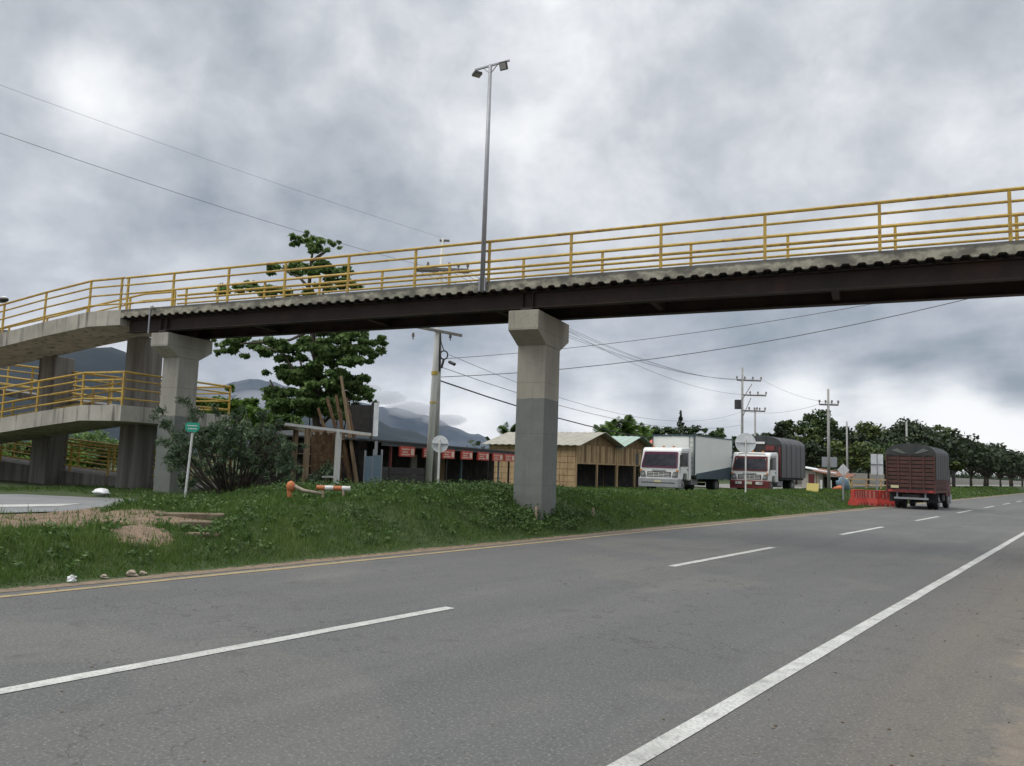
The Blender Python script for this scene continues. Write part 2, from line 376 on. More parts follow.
V=np.stack([GX,GY,GZ],-1).reshape(-1,3); nx,ny=GX.shape; I=np.arange(nx*ny).reshape(nx,ny)
F=np.stack([I[:-1,:-1],I[1:,:-1],I[1:,1:],I[:-1,1:]],-1).reshape(-1,4)
def ground_extra(t,c,cur,nz,mr,mixc):
    a=t.nodes.new('ShaderNodeAttribute'); a.attribute_name='tint'
    dirt=mixc(mr(nz(6.,c.outputs['Object']),.35,.65),(.20,.135,.085),(.105,.075,.05))
    dirt=mixc(mr(nz(40.,c.outputs['Object'],3),.55,.68),dirt,(.36,.29,.22))
    f=mr(M('ADD',a.outputs['Fac'],M('MULTIPLY',M('SUBTRACT',nz(7.,c.outputs['Object']),.5,tree=t),2.0,tree=t),tree=t),.4,.6)
    return mixc(f,cur,dirt)
gm=mat('soil_and_turf',(.028,.048,.012),.95,(.05,.07,.02),2.5,bump=.5,bscale=30,extra=ground_extra)
tn=dirtmask(GX,GY); tn=np.where(GX>1.,1.,tn); tn=np.where((GX>-9.7)&(GX<=-.4),1.,tn)
g=npmesh('ground',V,F,gm,tint=tn.ravel()); g.data.polygons.foreach_set('use_smooth',[True]*len(g.data.polygons)); tag(g,'green bank and earth ground beside the road',kind='structure')
del g['label']
# road
def road_extra(t,c,cur,nz,mr,mixc):
    x=sepxyz(t,c,0); o=c.outputs['Object']
    # wheel-path polish, dusty shoulder, coarse aggregate, patches and hairline cracks
    sh=mr(M('ADD',x,M('MULTIPLY',nz(.9,o),1.0,tree=t),tree=t),-1.9,-.7)
    cur=mixc(M('MULTIPLY',sh,.7,tree=t),cur,(.155,.135,.108))
    ph=M('ADD',x,M('MULTIPLY',nz(.25,o,3),.5))
    trk=M('MULTIPLY_ADD',M('SINE',M('MULTIPLY',M('ADD',ph,5.55),3.44)),.5,.5)
    cur=mixc(M('MULTIPLY',M('POWER',trk,2.),.40),cur,(.10,.10,.098))
    pt=mr(nz(.22,o,2),.55,.57); cur=mixc(M('MULTIPLY',pt,.22),cur,(.185,.175,.155))
    cur=mixc(M('MULTIPLY',mr(nz(9.,o,7),.60,.68),.5),cur,(.07,.068,.064))
    mp=t.nodes.new('ShaderNodeMapping'); mp.inputs['Scale'].default_value=(1.6,.09,1); L(o,mp.inputs[0],t)
    cur=mixc(M('MULTIPLY',mr(nz(1.,mp.outputs[0],4),.42,.7),.5,tree=t),cur,(.085,.087,.087))
    cur=mixc(M('MULTIPLY',mr(nz(46.,o,3),.55,.66),.6,tree=t),cur,(.26,.25,.225))
    cur=mixc(M('MULTIPLY',mr(nz(24.,o,3),.585,.68),.65,tree=t),cur,(.06,.06,.058))
    cur=mixc(M('MULTIPLY',mr(nz(2.6,o,9),.58,.70),.55,tree=t),cur,(.08,.078,.072))
    ed=mr(M('ADD',x,M('ADD',M('MULTIPLY',M('SUBTRACT',nz(.8,o),.5),1.1),M('MULTIPLY',M('SUBTRACT',nz(14.,o),.5),.5))),-.66,-.50)
    dirt=mixc(mr(nz(5.,o),.35,.65),(.20,.172,.138),(.15,.13,.105)); dirt=mixc(mr(nz(50.,o,3),.56,.7),dirt,(.29,.255,.21))
    cur=mixc(ed,cur,dirt)
    v=t.nodes.new('ShaderNodeTexVoronoi'); v.feature='DISTANCE_TO_EDGE'; v.inputs['Scale'].default_value=1.1
    wp=t.nodes.new('ShaderNodeTexNoise'); wp.inputs['Scale'].default_value=3.; wp.inputs['Detail'].default_value=5; L(o,wp.inputs['Vector'],t)
    va=t.nodes.new('ShaderNodeVectorMath'); va.operation='ADD'; L(o,va.inputs[0],t); L(wp.outputs['Color'],va.inputs[1],t); L(va.outputs[0],v.inputs['Vector'],t)
    ck=M('MULTIPLY',M('LESS_THAN',v.outputs['Distance'],.009,tree=t),mr(nz(.35,o,3),.50,.56),tree=t)
    cur=mixc(M('MULTIPLY',ck,.6,tree=t),cur,(.05,.048,.045))
    return cur
rm=mat('asphalt',(.122,.122,.117),.9,(.099,.10,.098),.8,(1,.35,1),bump=.35,bscale=90,extra=road_extra,spec=.3)
ys=[-60]+list(np.arange(-6,40,.25))+[60,120,300,1200,4000]
vs=[];fs=[]
for i,y in enumerate(ys):
    e=1.6; vs+=[(-9.74,y,0),(e,y,0)]
    if i: b=2*i; fs.append((b-2,b-1,b+1,b))
mb=MB(); mb.v=vs; mb.f=fs; o=mb.build('road',None); o.data.materials.append(rm); tag(o,kind='structure')
def mark_extra(wear,base):
    def f(t,c,cur,nz,mr,mixc):
        o=c.outputs['Object']
        cur=mixc(M('MULTIPLY',mr(nz(45.,o,4),.55-wear*.15,.72),.75,tree=t),cur,base)
        return mixc(M('MULTIPLY',mr(nz(5.,o,6),.56-wear*.12,.75),.7,tree=t),cur,base)
    return f
mw=mat('white_road_paint',(.54,.54,.51),.7,(.42,.42,.39),2.,extra=mark_extra(.45,(.16,.155,.145)))
my=mat('yellow_road_paint',(.36,.27,.12),.8,(.28,.22,.12),2.,extra=mark_extra(.7,(.17,.15,.12)))
def strip(name,x0,x1,y0,y1,z,m,wob=.006,step=.35):
    vs=[];fs=[]; n=max(2,int((y1-y0)/step)) if y1-y0<80 else 160
    for i in range(n+1):
        y=y0+(y1-y0)*((i/n)**(1 if y1-y0<80 else 2.2)); a=wob*mnoise.noise(Vector((x0*7,y*2.3,1)))*2; b=wob*mnoise.noise(Vector((x1*7,y*2.1,8)))*2
        vs+=[(x0+a,y,z),(x1+b,y,z)]
        if i: k=2*i; fs.append((k-2,k-1,k+1,k))
    q=MB(); q.v=vs;q.f=fs; o=q.build(name,None); o.data.materials.append(m); return tag(o,kind='structure')
strip('road_marking',-2.165,-2.03,-8,900,.005,mw)
strip('road_marking',-9.50,-9.36,-8,900,.005,my,.02)
for i in range(-1,60):
    y0=1.75+10.5*i; strip('road_marking',-5.85,-5.71,y0,y0+5.0,.005,mw)
# gravelly strip between paint and grass
strip('verge',-10.12,-9.66,-30,300,.0045,mat('verge_grit',(.24,.18,.12),.95,(.14,.11,.08),8.,bump=.6,bscale=60),.03,.2)
# paved path on the left and its white line
pm=mat('path_asphalt',(.20,.205,.205),.9,(.155,.16,.16),1.,bump=.3,bscale=60)
q=MB(); pts=[(-15.9,-30),(-15.75,7.6),(-16.4,9.0),(-18.2,10.1),(-19.3,10.35),(-22.2,8.9),(-23.8,-30)]
q.v=[(x,y,.43) for x,y in pts]; q.f=[tuple(range(len(pts)))]; tag(q.build('path',pm),kind='structure')
q=MB(); q.v=[(-18.0,-30,.436),(-17.2,7.7,.436),(-17.9,8.5,.436),(-19.2,-30,.436)]; q.f=[(0,1,2,3)]; tag(q.build('road_marking',mw),kind='structure')
# far carriageway beyond the bank
q=MB(); q.v=[(-30,56,.46),(-18.6,56,.46),(-18.6,1500,.46),(-30,1500,.46)]; q.f=[(0,1,2,3)]; tag(q.build('road',mat('far_carriageway',(.22,.21,.19),.9,(.17,.165,.15),.5)),kind='structure')
# ------------------------------------------------------------------ hills
def ridge(name,prof,D,depth,col,seed,amp):
    xs=np.array([p[0] for p in prof]); hy=np.array([p[1] for p in prof]); n=150
    vs=[];px=np.linspace(xs[0],xs[-1],n); rows=22
    for j in range(rows):
        f=j/(rows-1)
        for i in range(n):
            c=at(px[i],np.interp(px[i],xs,hy),D); dirv=Vector((c.x,c.y,0)).normalized()
            k=1-abs(f*2-1)**1.15 if f<.5 else 1-(f*2-1)**1.5
            h=c.z*k; P=Vector((c.x,c.y,0))+dirv*(f-.5)*depth
            nn=mnoise.fractal(Vector((P.x/ (depth*.28),P.y/(depth*.28),seed)),1.,2.1,6)
            P.z=h+nn*amp*k*(1-.65*k) + (nn*amp*.12 if k>.9 else 0)-4
            vs.append(tuple(P))
    fs=[(j*n+i,j*n+i+1,(j+1)*n+i+1,(j+1)*n+i) for j in range(rows-1) for i in range(n-1)]
    q=MB(); q.v=vs;q.f=fs; o=q.build(name,None,smooth=True)
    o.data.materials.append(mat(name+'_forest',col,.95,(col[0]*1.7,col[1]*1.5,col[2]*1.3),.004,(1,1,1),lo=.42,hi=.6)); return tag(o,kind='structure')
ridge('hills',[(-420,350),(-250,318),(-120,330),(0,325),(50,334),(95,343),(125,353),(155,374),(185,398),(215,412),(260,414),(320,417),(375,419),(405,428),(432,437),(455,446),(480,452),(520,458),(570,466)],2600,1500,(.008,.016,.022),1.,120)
ridge('hills',[(100,400),(180,385),(250,380),(320,388),(375,403),(395,409),(415,416),(440,421),(460,428),(480,434),(505,440),(540,448),(580,456),(640,466),(720,474)],8000,2200,(.05,.065,.085),5.,190)  # far forest colour lifted to blue-grey, part of the haze painted in
# thin cloud lying on the mountain tops
q=MB()
for (x,y,D,rx,ry) in [(385,398,7600,26,7),(412,410,7600,30,8),(445,420,7700,26,6),(352,390,7600,34,9),(150,355,2500,26,9),(180,372,2500,22,10),(215,392,2500,24,9),(260,400,2600,40,10),(320,402,2600,36,9)]:
    c=at(x,y,D); k=D/FPX; q.ico(tuple(c),rx*k,rx*k*.8,ry*k,x,.12,18,12)
lc=q.build('low_cloud',None,smooth=True); cm=bpy.data.materials.new('cloud_mist'); cm.use_nodes=True; t=cm.node_tree; t.nodes.clear()
ho=t.nodes.new('ShaderNodeOutputMaterial'); hv=t.nodes.new('ShaderNodeVolumePrincipled'); hv.inputs['Color'].default_value=(.93,.95,1,1); hv.inputs['Density'].default_value=.003
L(hv.outputs[0],ho.inputs['Volume'],t); lc.data.materials.append(cm); tag(lc,kind='stuff')
# haze over the whole scene
q=MB(); q.box(-9500,9500,-9500,9500,-1.,1900); hz=q.build('haze',None); hm=bpy.data.materials.new('haze_air'); hm.use_nodes=True; t=hm.node_tree; t.nodes.clear()
ho=t.nodes.new('ShaderNodeOutputMaterial'); hv=t.nodes.new('ShaderNodeVolumePrincipled'); hv.inputs['Color'].default_value=(.34,.47,.72,1); hv.inputs['Density'].default_value=.000022
L(hv.outputs[0],ho.inputs['Volume'],t); hz.data.materials.append(hm); tag(hz,kind='stuff')
# ------------------------------------------------------------------ footbridge
BO=Vector((-11.2495,15.9067,0)); BA=math.atan2(.218,.976)
br=thing('footbridge','concrete and steel pedestrian footbridge with yellow railings crossing over the road','footbridge',BO,BA)
def dz(s): return .006*s
S0,S1=-13.15,17.5
# deck with a scalloped lower edge
top=[(S0,5.95+dz(S0)),(S1,5.95+dz(S1))]; bot=[]; s=S0; k=0; per=.30
while s<S1:
    z=dz(s); bot+=[(s,5.70+z),(s+.10,5.70+z),(s+.145,5.752+z),(s+.255,5.752+z)]; s+=per
prof=[(S1,5.95+dz(S1)),(S0,5.95+dz(S0))]+[b for b in bot if b[0]<S1]
MB().prism(prof,-1.1,1.1,'y').build('deck_slab','fascia',br)
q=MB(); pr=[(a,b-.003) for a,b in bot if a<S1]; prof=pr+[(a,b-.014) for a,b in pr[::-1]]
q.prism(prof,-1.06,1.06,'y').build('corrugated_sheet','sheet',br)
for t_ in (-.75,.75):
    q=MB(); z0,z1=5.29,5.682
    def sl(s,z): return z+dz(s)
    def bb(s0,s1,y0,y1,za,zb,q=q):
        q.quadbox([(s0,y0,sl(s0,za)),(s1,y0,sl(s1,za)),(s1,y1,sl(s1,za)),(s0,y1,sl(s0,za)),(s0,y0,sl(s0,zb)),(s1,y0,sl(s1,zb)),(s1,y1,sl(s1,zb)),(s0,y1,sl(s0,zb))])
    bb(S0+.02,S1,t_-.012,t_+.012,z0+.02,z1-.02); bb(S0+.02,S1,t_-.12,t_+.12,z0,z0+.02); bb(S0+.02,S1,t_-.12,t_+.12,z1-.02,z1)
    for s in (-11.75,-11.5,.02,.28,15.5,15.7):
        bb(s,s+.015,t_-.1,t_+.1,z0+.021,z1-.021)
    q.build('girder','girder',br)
for s in np.arange(-12.6,17,3.88):
    q=MB(); q.box(s+.05,s+.2,-.73,.73,5.36+dz(s),5.6+dz(s)); q.build('cross_beam','girder',br)
def pier(s,m,hw=.37,hd=.475,hc=1.05,tc_=0.):
    q=MB(); q.box(s-hw,s+hw,tc_-hd,tc_+hd,-.6,4.46); p=q.build('pier',m,br,bevel=.02)
    prof=[(tc_-hc,5.21+dz(s)),(tc_-hc,4.74),(tc_-hd,4.455),(tc_+hd,4.455),(tc_+hc,4.74),(tc_+hc,5.21+dz(s))]
    MB().prism(prof,s-hw-.015,s+hw+.015,'x').build('pier_cap',m,p,bevel=.015)
    for t_ in (-.75,.75): MB().box(s-.15,s+.15,t_-.13,t_+.13,5.2+dz(s),5.292+dz(s)).build('bearing','sheet',p)
pier(.15,'pier_m'); pier(-11.62,'pier_l',.33,.39,.88,-.08); pier(15.6,'pier_l')
def railing(path,posts,parent,H=1.0,hs=(1.,.77,.5,.2),r=.031,thick=None):
    """path: polyline of deck points; rails follow it, posts stand at given points"""
    q=MB()
    for h in hs:
        rr=r*(1.15 if h==1. else .9)
        if thick and abs(h-thick)<.01: rr=.038
        q.tube([(p[0],p[1],p[2]+h*H) for p in path],rr,7)
    o=q.build('railing','yellow',parent,smooth=False)
    for p in posts:
        MB().box(p[0]-.03,p[0]+.03,p[1]-.022,p[1]+.022,p[2]-.05,p[2]+H-.01).build('post','yellow',o)
    return o
np_=[-13.0,-11.13,-9.02,-7,-4.91,-2.87,-.8,1.3,3.4,5.6,7.78,9.99,12.2,14.4,16.6]
railing([(S0+.03,-1.04,5.95+dz(S0)),(S1,-1.04,5.95+dz(S1))],[(s,-1.04,5.95+dz(s)) for s in np_],br)
fp_=[-12.75,-11.4,-9.5,-7.4,-5.2,-3.0,-.77,1.41,3.65,5.88,8.12,10.4,12.6,14.8,17]
railing([(S0+.03,.98,5.95+dz(S0)),(S1,.98,5.95+dz(S1))],[(s,.98,5.95+dz(s)) for s in fp_],br,H=1.10,hs=(1.,.8,.55,.33),thick=.8)
# conduit under the left end
MB().tube([(-11.9,-1.13,5.84),(-11.9,-1.13,5.1)],.025,7).build('drain_pipe','galv',br)
MB().ico((-11.8,-1.16,5.9),.05,.05,.045,2).build('lamp','white',br)
# switchback ramp: profiles in (s,z)
SE=-27.6
def zi(prof,s):
    xs=[p[0] for p in prof][::-1]; zs=[p[1] for p in prof][::-1]; return float(np.interp(s,xs,zs))
F1=[(-13.16,5.88),(-14.6,5.88),(-16.69,5.64),(-18.72,5.36),(SE,4.3)]
F2=[(-14.6,2.97),(-16.64,2.75),(-18.3,2.55),(SE,1.5)]
FB=[(-14.6,2.98),(SE,4.3)]
F3=[(-12.6,.5),(-15.56,.70),(-18.28,.84),(SE,1.5)]
def slab(prof,t0,t1,th,name='ramp_slab',m='conc'):
    p=[(a,b) for a,b in prof]+[(a,b-th) for a,b in prof[::-1]]
    return MB().prism(p,t0,t1,'y').build(name,m,br)
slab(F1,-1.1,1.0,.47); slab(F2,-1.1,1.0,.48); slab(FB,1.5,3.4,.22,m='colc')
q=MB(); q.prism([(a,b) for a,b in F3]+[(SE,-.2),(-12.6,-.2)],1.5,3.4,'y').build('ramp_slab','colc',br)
MB().box(-14.597,-12.8,-1.1,3.4,2.5,2.975).build('landing','conc',br)
MB().box(SE-1.9,SE-.003,-1.1,3.4,3.85,4.302).build('landing','conc',br)
MB().box(SE-1.9,SE-.003,-1.1,3.4,1.05,1.502).build('landing','conc',br)
for s in (-14.7,-19.0,-23.3,-27.2):
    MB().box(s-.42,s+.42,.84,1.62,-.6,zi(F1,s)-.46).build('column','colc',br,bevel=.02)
def flight_rail(prof,t,s0,s1,step=2.05,first=None):
    ks=sorted({s0,s1,*[p[0] for p in prof if min(s0,s1)<p[0]<max(s0,s1)]},reverse=True)
    ss=first or []
    s=(ss[-1] if ss else s0)-step
    ss=list(ss) if ss else [s0]
    while s>min(s0,s1): ss.append(s); s-=step
    railing([(k,t,zi(prof,k)) for k in ks],[(k,t,zi(prof,k)) for k in ss],br)
flight_rail(F1,-1.04,-13.2,SE,first=[-13.28,-14.64,-16.69,-18.72]); flight_rail(F1,.94,-13.2,SE)
flight_rail(F2,-1.04,-14.6,SE,first=[-16.64,-18.3]); flight_rail(F2,.94,-14.6,SE)
flight_rail(FB,1.56,-14.6,SE); flight_rail(FB,3.34,-14.6,SE)
flight_rail(F3,1.56,-12.6,SE,1.9); flight_rail(F3,3.34,-12.6,SE,1.9)
railing([(-14.6,-1.04,2.975),(-12.86,-1.04,2.975),(-12.86,3.34,2.975),(-14.6,3.34,2.975)],[(-14.6,-1.04,2.975),(-12.86,-1.04,2.975),(-12.86,1.1,2.975),(-12.86,3.34,2.975)],br)
railing([(SE,-1.04,4.3),(SE-1.85,-1.04,4.3),(SE-1.85,3.34,4.3),(SE,3.34,4.3)],[(SE-1.85,-1.04,4.3),(SE-1.85,1.1,4.3),(SE-1.85,3.34,4.3)],br)
railing([(SE,-1.04,1.5),(SE-1.85,-1.04,1.5),(SE-1.85,3.34,1.5),(SE,3.34,1.5)],[(SE-1.85,-1.04,1.5),(SE-1.85,1.1,1.5),(SE-1.85,3.34,1.5)],br)
def bl(s,t,z): return Vector((BO.x+s*math.cos(BA)-t*math.sin(BA),BO.y+s*math.sin(BA)+t*math.cos(BA),z))
# floodlight mast clamped to the bridge edge
lp=thing('floodlight_mast','slim grey lamp mast with two floodlights rising from the bridge edge','lamp post',bl(-.9,-1.17,5.68),BA)
MB().tube([(0,0,0),(0,0,3.),(0,0,5.72)],[.06,.055,.045],10).build('pole','galv',lp,smooth=True)
MB().box(-.09,.09,-.02,.05,.02,.35).build('bracket','galv',lp)
q=MB(); q.beam((-.42,0,5.66),(.52,0,5.74),.04,.04); q.beam((-.2,0,5.68),(-.02,0,5.5),.02,.02); q.beam((.2,0,5.70),(.02,0,5.5),.02,.02); q.build('crossarm','galv',lp)
def flood(x,z,rx,rz):
    m=Matrix.Translation((x,-.04,z))@Matrix.Rotation(rz,4,'Z')@Matrix.Rotation(rx,4,'X')
    def tf(q,m=m):
        q.v=[tuple(m@Vector(v)) for v in q.v]; return q
    o=tf(MB().box(-.10,.10,-.03,.03,-.095,.095)).build('floodlight','dark',lp); tf(MB().box(-.08,.08,-.036,-.031,-.075,.075)).build('lens','lens',o)
flood(.38,5.60,.45,-.1); flood(-.34,5.52,1.45,.9)
# street lamp whose head shows at the left edge
P=at(4,300,24); base=Vector((P.x-2.3,P.y-.6,.4))
sl_=thing('street_lamp','dark street lamp head reaching in at the left edge beside the ramp','street lamp',base)
hd=P-base
MB().tube([(0,0,0),(0,0,hd.z-.5),(hd.x*.3,hd.y*.3,hd.z-.05),(hd.x*.85,hd.y*.85,hd.z)],[.09,.06,.035,.03],9).build('pole','galv',sl_,smooth=True)
hh=MB(); hh.ico((hd.x-.05,hd.y-.02,hd.z),.32,.13,.08,1,.02,12,8); lh=hh.build('lamp_head','dark',sl_,smooth=True)
MB().ico((hd.x,hd.y,hd.z+.05),.2,.09,.06,1,.02,10,6).build('lamp_cap','white',lh,smooth=True)
# ------------------------------------------------------------------ utility poles and wires
def insul(q,x,y,z,h=.22,r=.05): q.tube([(x,y,z),(x,y,z+h*.4),(x,y,z+h*.45),(x,y,z+h)],[r*.4,r*.4,r,r*.7],7)
B=at(428,480,30); B.z=gz1(B.x,B.y)-.1; T=at(443,238,30)
up=thing('utility_pole','pale concrete utility pole with coiled cable beside the grass bank','utility pole',B); d=T-B; Hh=d.z
def on(f): return Vector((d.x*f,d.y*f,d.z*f))
MB().tube([on(0),on(.5),on(1)],[.14,.105,.055],14).build('pole','polec',up,smooth=True)
rt=Vector((CR.x,CR.y,0)).normalized(); fw=Vector((CF.x,CF.y,0)).normalized()
f268=.875; f328=.63
q=MB(); c=on(f268); q.beam(c-rt*1.0+fw*.14,c+rt*1.05+fw*.14,.09,.1); q.beam(c-rt*1.0-fw*.14,c+rt*1.05-fw*.14,.09,.1)
for x in (-.95,-.5,.3,.65,1.): p=c+rt*x; insul(q,p.x,p.y,p.z+.05,.25,.06)
q.build('crossarm','arm',up)
q=MB(); c=on(f328)+Vector((0,0,.05)); q.beam(c-rt*1.0-fw*.13+Vector((0,0,.2)),c+rt*.95-fw*.13-Vector((0,0,.12)),.09,.1)
for x in (-.9,.5): 
    p=c+rt*x-Vector((0,0,.3)); insul(q,p.x,p.y,p.z,.25,.06)
q.build('crossarm','arm',up)
q=MB(); c=on(1.)-Vector((0,0,.1)); q.beam(c-rt*.12,c+rt*.25,.07,.07); q.build('crossarm','arm',up)
q=MB(); P=at(444,355,29.8)-B; ring=[P+rt*.14*math.cos(a)+Vector((0,0,.16*math.sin(a))) for a in np.linspace(0,2*math.pi,17)]
q.tube(ring,.03,6); q.tube([on(.64)+rt*.1,on(.6)+rt*.15,P+Vector((0,0,.15))],.02,6); q.tube([P-Vector((0,0,.15)),P-Vector((0,0,.5))-rt*.08],.045,7); q.build('cable_coil','cable',up)
for (f,h) in ((.47,.14),(.36,.07)): c=on(f); MB().tube([c,c+Vector((0,0,h))],.13,12).build('painted_band','ochre',up)
B2=at(435,480,30.6); B2.z=gz1(B2.x,B2.y)-.1; T2=at(440,330,30.4)
u2=thing('utility_pole','shorter grey utility pole standing close against the cable coil pole','utility pole',B2)
MB().tube([(0,0,0),tuple(T2-B2)],[.115,.085],10).build('pole','poleg',u2,smooth=True)
dB=T2-B2; MB().tube([dB*.75+rt*.05-fw*.1,dB*.99+rt*.0-fw*.1],.045,7).build('cable_guard','cable',u2)
wg='overhead wires'
def wire(a,b,sag,r,label,m='wire',n=14):
    a=Vector(a);b=Vector(b); pts=[a.lerp(b,i/n)-Vector((0,0,sag*4*(i/n)*(1-i/n))) for i in range(n+1)]
    o=bpy.data.objects.new('overhead_wire',None)
    q=MB(); q.v=[]; q.tube([p-a for p in pts],r,5); bpy.data.objects.remove(o)
    o=q.build('overhead_wire',m); o.location=a; return tag(o,label,'wire',wg)
wire(T,at(-260,-12,15),.15,.0035,'upper thin wire running left from the coiled cable pole top across the sky')
wire(B+on(f268),at(-220,54,15),.25,.006,'lower thin wire running left behind the green tree top across the sky')
MB_=MB(); 
wire(at(441,359,30),at(1120,252,25),.5,.011,'upper wire of the two rising right behind the centre pier')
wire(at(441,377,30),at(1120,258,25),.75,.014,'lower wire of the two rising right behind the centre pier')
P=at(452,363,29.5); o=MB().tube([(-.14,0,.05),(.14,0,-.06)],.06,8).build('splice_box','cable'); o.location=P; tag(o,'black cable splice case hanging right of the coiled cable','splice case')
# ------------------------------------------------------------------ far poles
def farpole(px,pyb,pyt,D,label,arms,rad=.14,m='poleg',spike=False):
    b=at(px,pyb,D); b.z=min(b.z,gz1(b.x,b.y))-.1; t=at(px,pyt,D); o=thing('utility_pole',label,'utility pole',b); d=t-b; d.x=d.y=0
    MB().tube([(0,0,0),tuple(d)],[rad,rad*.65],8).build('pole',m,o,smooth=True)
    for (y,x0,x1) in arms:
        z=at(px,y,D).z-b.z; k=D/FPX; q=MB(); a0=rt*((x0-px)*k); a1=rt*((x1-px)*k)
        q.beam((a0.x,a0.y,z),(a1.x,a1.y,z),.12,.12)
        for f in (0,.33,.66,1): p=a0.lerp(a1,f); insul(q,p.x,p.y,z+.05,.3,.09)
        q.build('crossarm','arm',o)
    return o,b
P2,b2=farpole(742,488,366,70,'tall far pole with three crossarms behind the second parked truck',[(379,736.5,761),(394,742,766),(410,741,765)])
z=at(738,405,70)-b2; MB().tube([tuple(z-Vector((0,0,.35))),tuple(z+Vector((0,0,.45)))],.3,10).build('transformer','dark',P2)
q=MB(); a=at(742,400,70)-b2; b_=at(752,384,70)-b2; q.beam(a,b_,.06,.06); a=at(743,416,70)-b2; b_=at(751,398,70)-b2; q.beam(a,b_,.06,.06); q.build('brace','arm',P2)
farpole(755,488,408,76,'short far pole with one crossarm right of the three armed pole',[(410.5,749,765)],.13)
P3,b3=farpole(829,488,388,60,'far pole with one crossarm in front of the big dark trees',[(404,820,839)],.13)
farpole(847.5,490,421,78,'thin bare grey pole behind the diamond sign',[],.12)
farpole(907.5,480,421,90,'thin pale pole rising behind the slatted truck',[],.15)
for i,(x,y0) in enumerate([(736.5,379),(745,379),(753,379),(761,379),(766,394),(744,411)]):
    j=[(-.95),(-.5),.3,.65,1.,.5][i]; a=B+on(f268 if i<5 else .55)+rt*j
    wire(a,at(x,y0,70),1.0+.12*i,.009,['first','second','third','fourth','fifth','sixth'][i]+' thin wire from the left between the coiled cable pole and the three armed pole')
wire(at(441,381,30),at(741,440,70),1.0,.028,'thick black cable sagging from coiled cable pole down towards the parked trucks',m='cable')
wire(at(441,367,30),at(741,425,70),1.1,.012,'thin cable sagging just above the thick black cable')
for i,(xa,ya,xb,yb,lb) in enumerate([(761,379,839,404,'upper wire linking the three armed pole to the pole before dark trees'),(742,411,820,404,'lower wire linking the three armed pole to the pole before dark trees')]):
    wire(at(xa,ya,70),at(xb,yb,60),.4,.010,lb)
# ------------------------------------------------------------------ signs
def round_sign(px,py,pb,D,r,label):
    c=at(px,py,D); b=at(px,pb,D); b.x,b.y=c.x,c.y; b.z=gz1(b.x,b.y)-.1; o=thing('road_sign',label,'road sign',b); c=c-b
    f=Vector((fw.x*.8-.0,fw.y,0)).normalized()
    MB().disc(tuple(c),tuple(f),r,.012,28).build('sign_plate','signback',o)
    q=MB(); cc=c-f*.03; q.beam(cc-rt*r*.96,cc+rt*r*.96,.05,.035); q.build('stiffener','galv',o)
    MB().box(c.x-.027-f.x*.06,c.x+.027-f.x*.06,c.y-.027-f.y*.06,c.y+.027-f.y*.06,0,c.z+r*.5).build('post','white',o)
round_sign(440,444,480,27,.29,'round road sign seen from behind next to the coiled cable pole')
round_sign(745.5,443,490,37,.47,'large round road sign seen from behind in front of the second parked truck')
c=at(193,427,19.6); b=Vector((c.x,c.y,gz1(c.x,c.y)-.1)); bt=at(185,492,19.6); b.x,b.y=bt.x,bt.y
gs=thing('road_sign','small green sign with white lettering on slender white post beside the bush','road sign',b); c=c-b
f=fw; MB().tube([(0,0,0),tuple(c-Vector((0,0,.15)))],.028,8).build('post','white',gs)
q=MB(); s_=.175
pp=[(-1,.35),(-.85,.62),(.85,.62),(1,.35),(1,-.3),(.6,-.72),(-.6,-.72),(-1,-.3)]
q.v=[tuple(c-f*.04+rt*a*s_+Vector((0,0,e*s_))) for a,e in pp]+[tuple(c-f*.025+rt*a*s_+Vector((0,0,e*s_))) for a,e in pp]
n=len(pp); q.f=[tuple(range(n)),tuple(range(2*n-1,n-1,-1))]+[(i,(i+1)%n,n+(i+1)%n,n+i) for i in range(n)]
q.use(1)
for (e,x0,x1) in ((.2,-.72,.6),(-.22,-.55,.5)):
    x=x0
    while x<x1:
        w_=.08+.1*random.random(); a=c-f*.044+rt*(x*s_)+Vector((0,0,(e-.03)*s_)); q.beam(a,a+rt*w_*s_*1.2,.004,.16*s_); x+=w_+.10
q.build('sign_plate',('greensign','white'),gs)
def panel_sign(px,py,wp,hp,pb,D,label,m,diamond=False,frame=True):
    c=at(px,py,D); b=Vector((c.x,c.y,gz1(c.x,c.y)-.1)); o=thing('road_sign',label,'road sign',b); c=c-b; k=D/FPX/2
    w_,h_=wp*k,hp*k; q=MB()
    crn=[(0,-h_),(w_,0),(0,h_),(-w_,0)] if diamond else [(-w_,-h_),(w_,-h_),(w_,h_),(-w_,h_)]
    P_=[c+rt*a+Vector((0,0,e)) for a,e in crn]; q.quadbox([p-fw*.01 for p in P_]+[p+fw*.01 for p in P_]); q.build('sign_plate',m,o)
    q=MB(); e=c-fw*.03
    if frame and not diamond:
        q.beam(e-rt*w_,e+rt*w_,.04,.05); q.beam(e-Vector((0,0,h_)),e+Vector((0,0,h_)),.05,.04); q.build('stiffener','galv',o)
    for x in ([0] if diamond or wp<8 else [0]): 
        p=c+rt*x+fw*.04; MB().box(p.x-.04,p.x+.04,p.y-.04,p.y+.04,0,c.z+h_*.8).build('post','galv',o)
    return o
panel_sign(877,464.3,12.2,20.5,490,48,'tall white rectangular sign seen from behind left of the slatted truck','signback')
panel_sign(843.3,470,12,12.5,490,46,'pale diamond shaped road sign beside the red barriers','signback',True)
panel_sign(829.5,462,15,10,488,66,'grey rectangular board with pale ends behind the far pole','galv',frame=False)
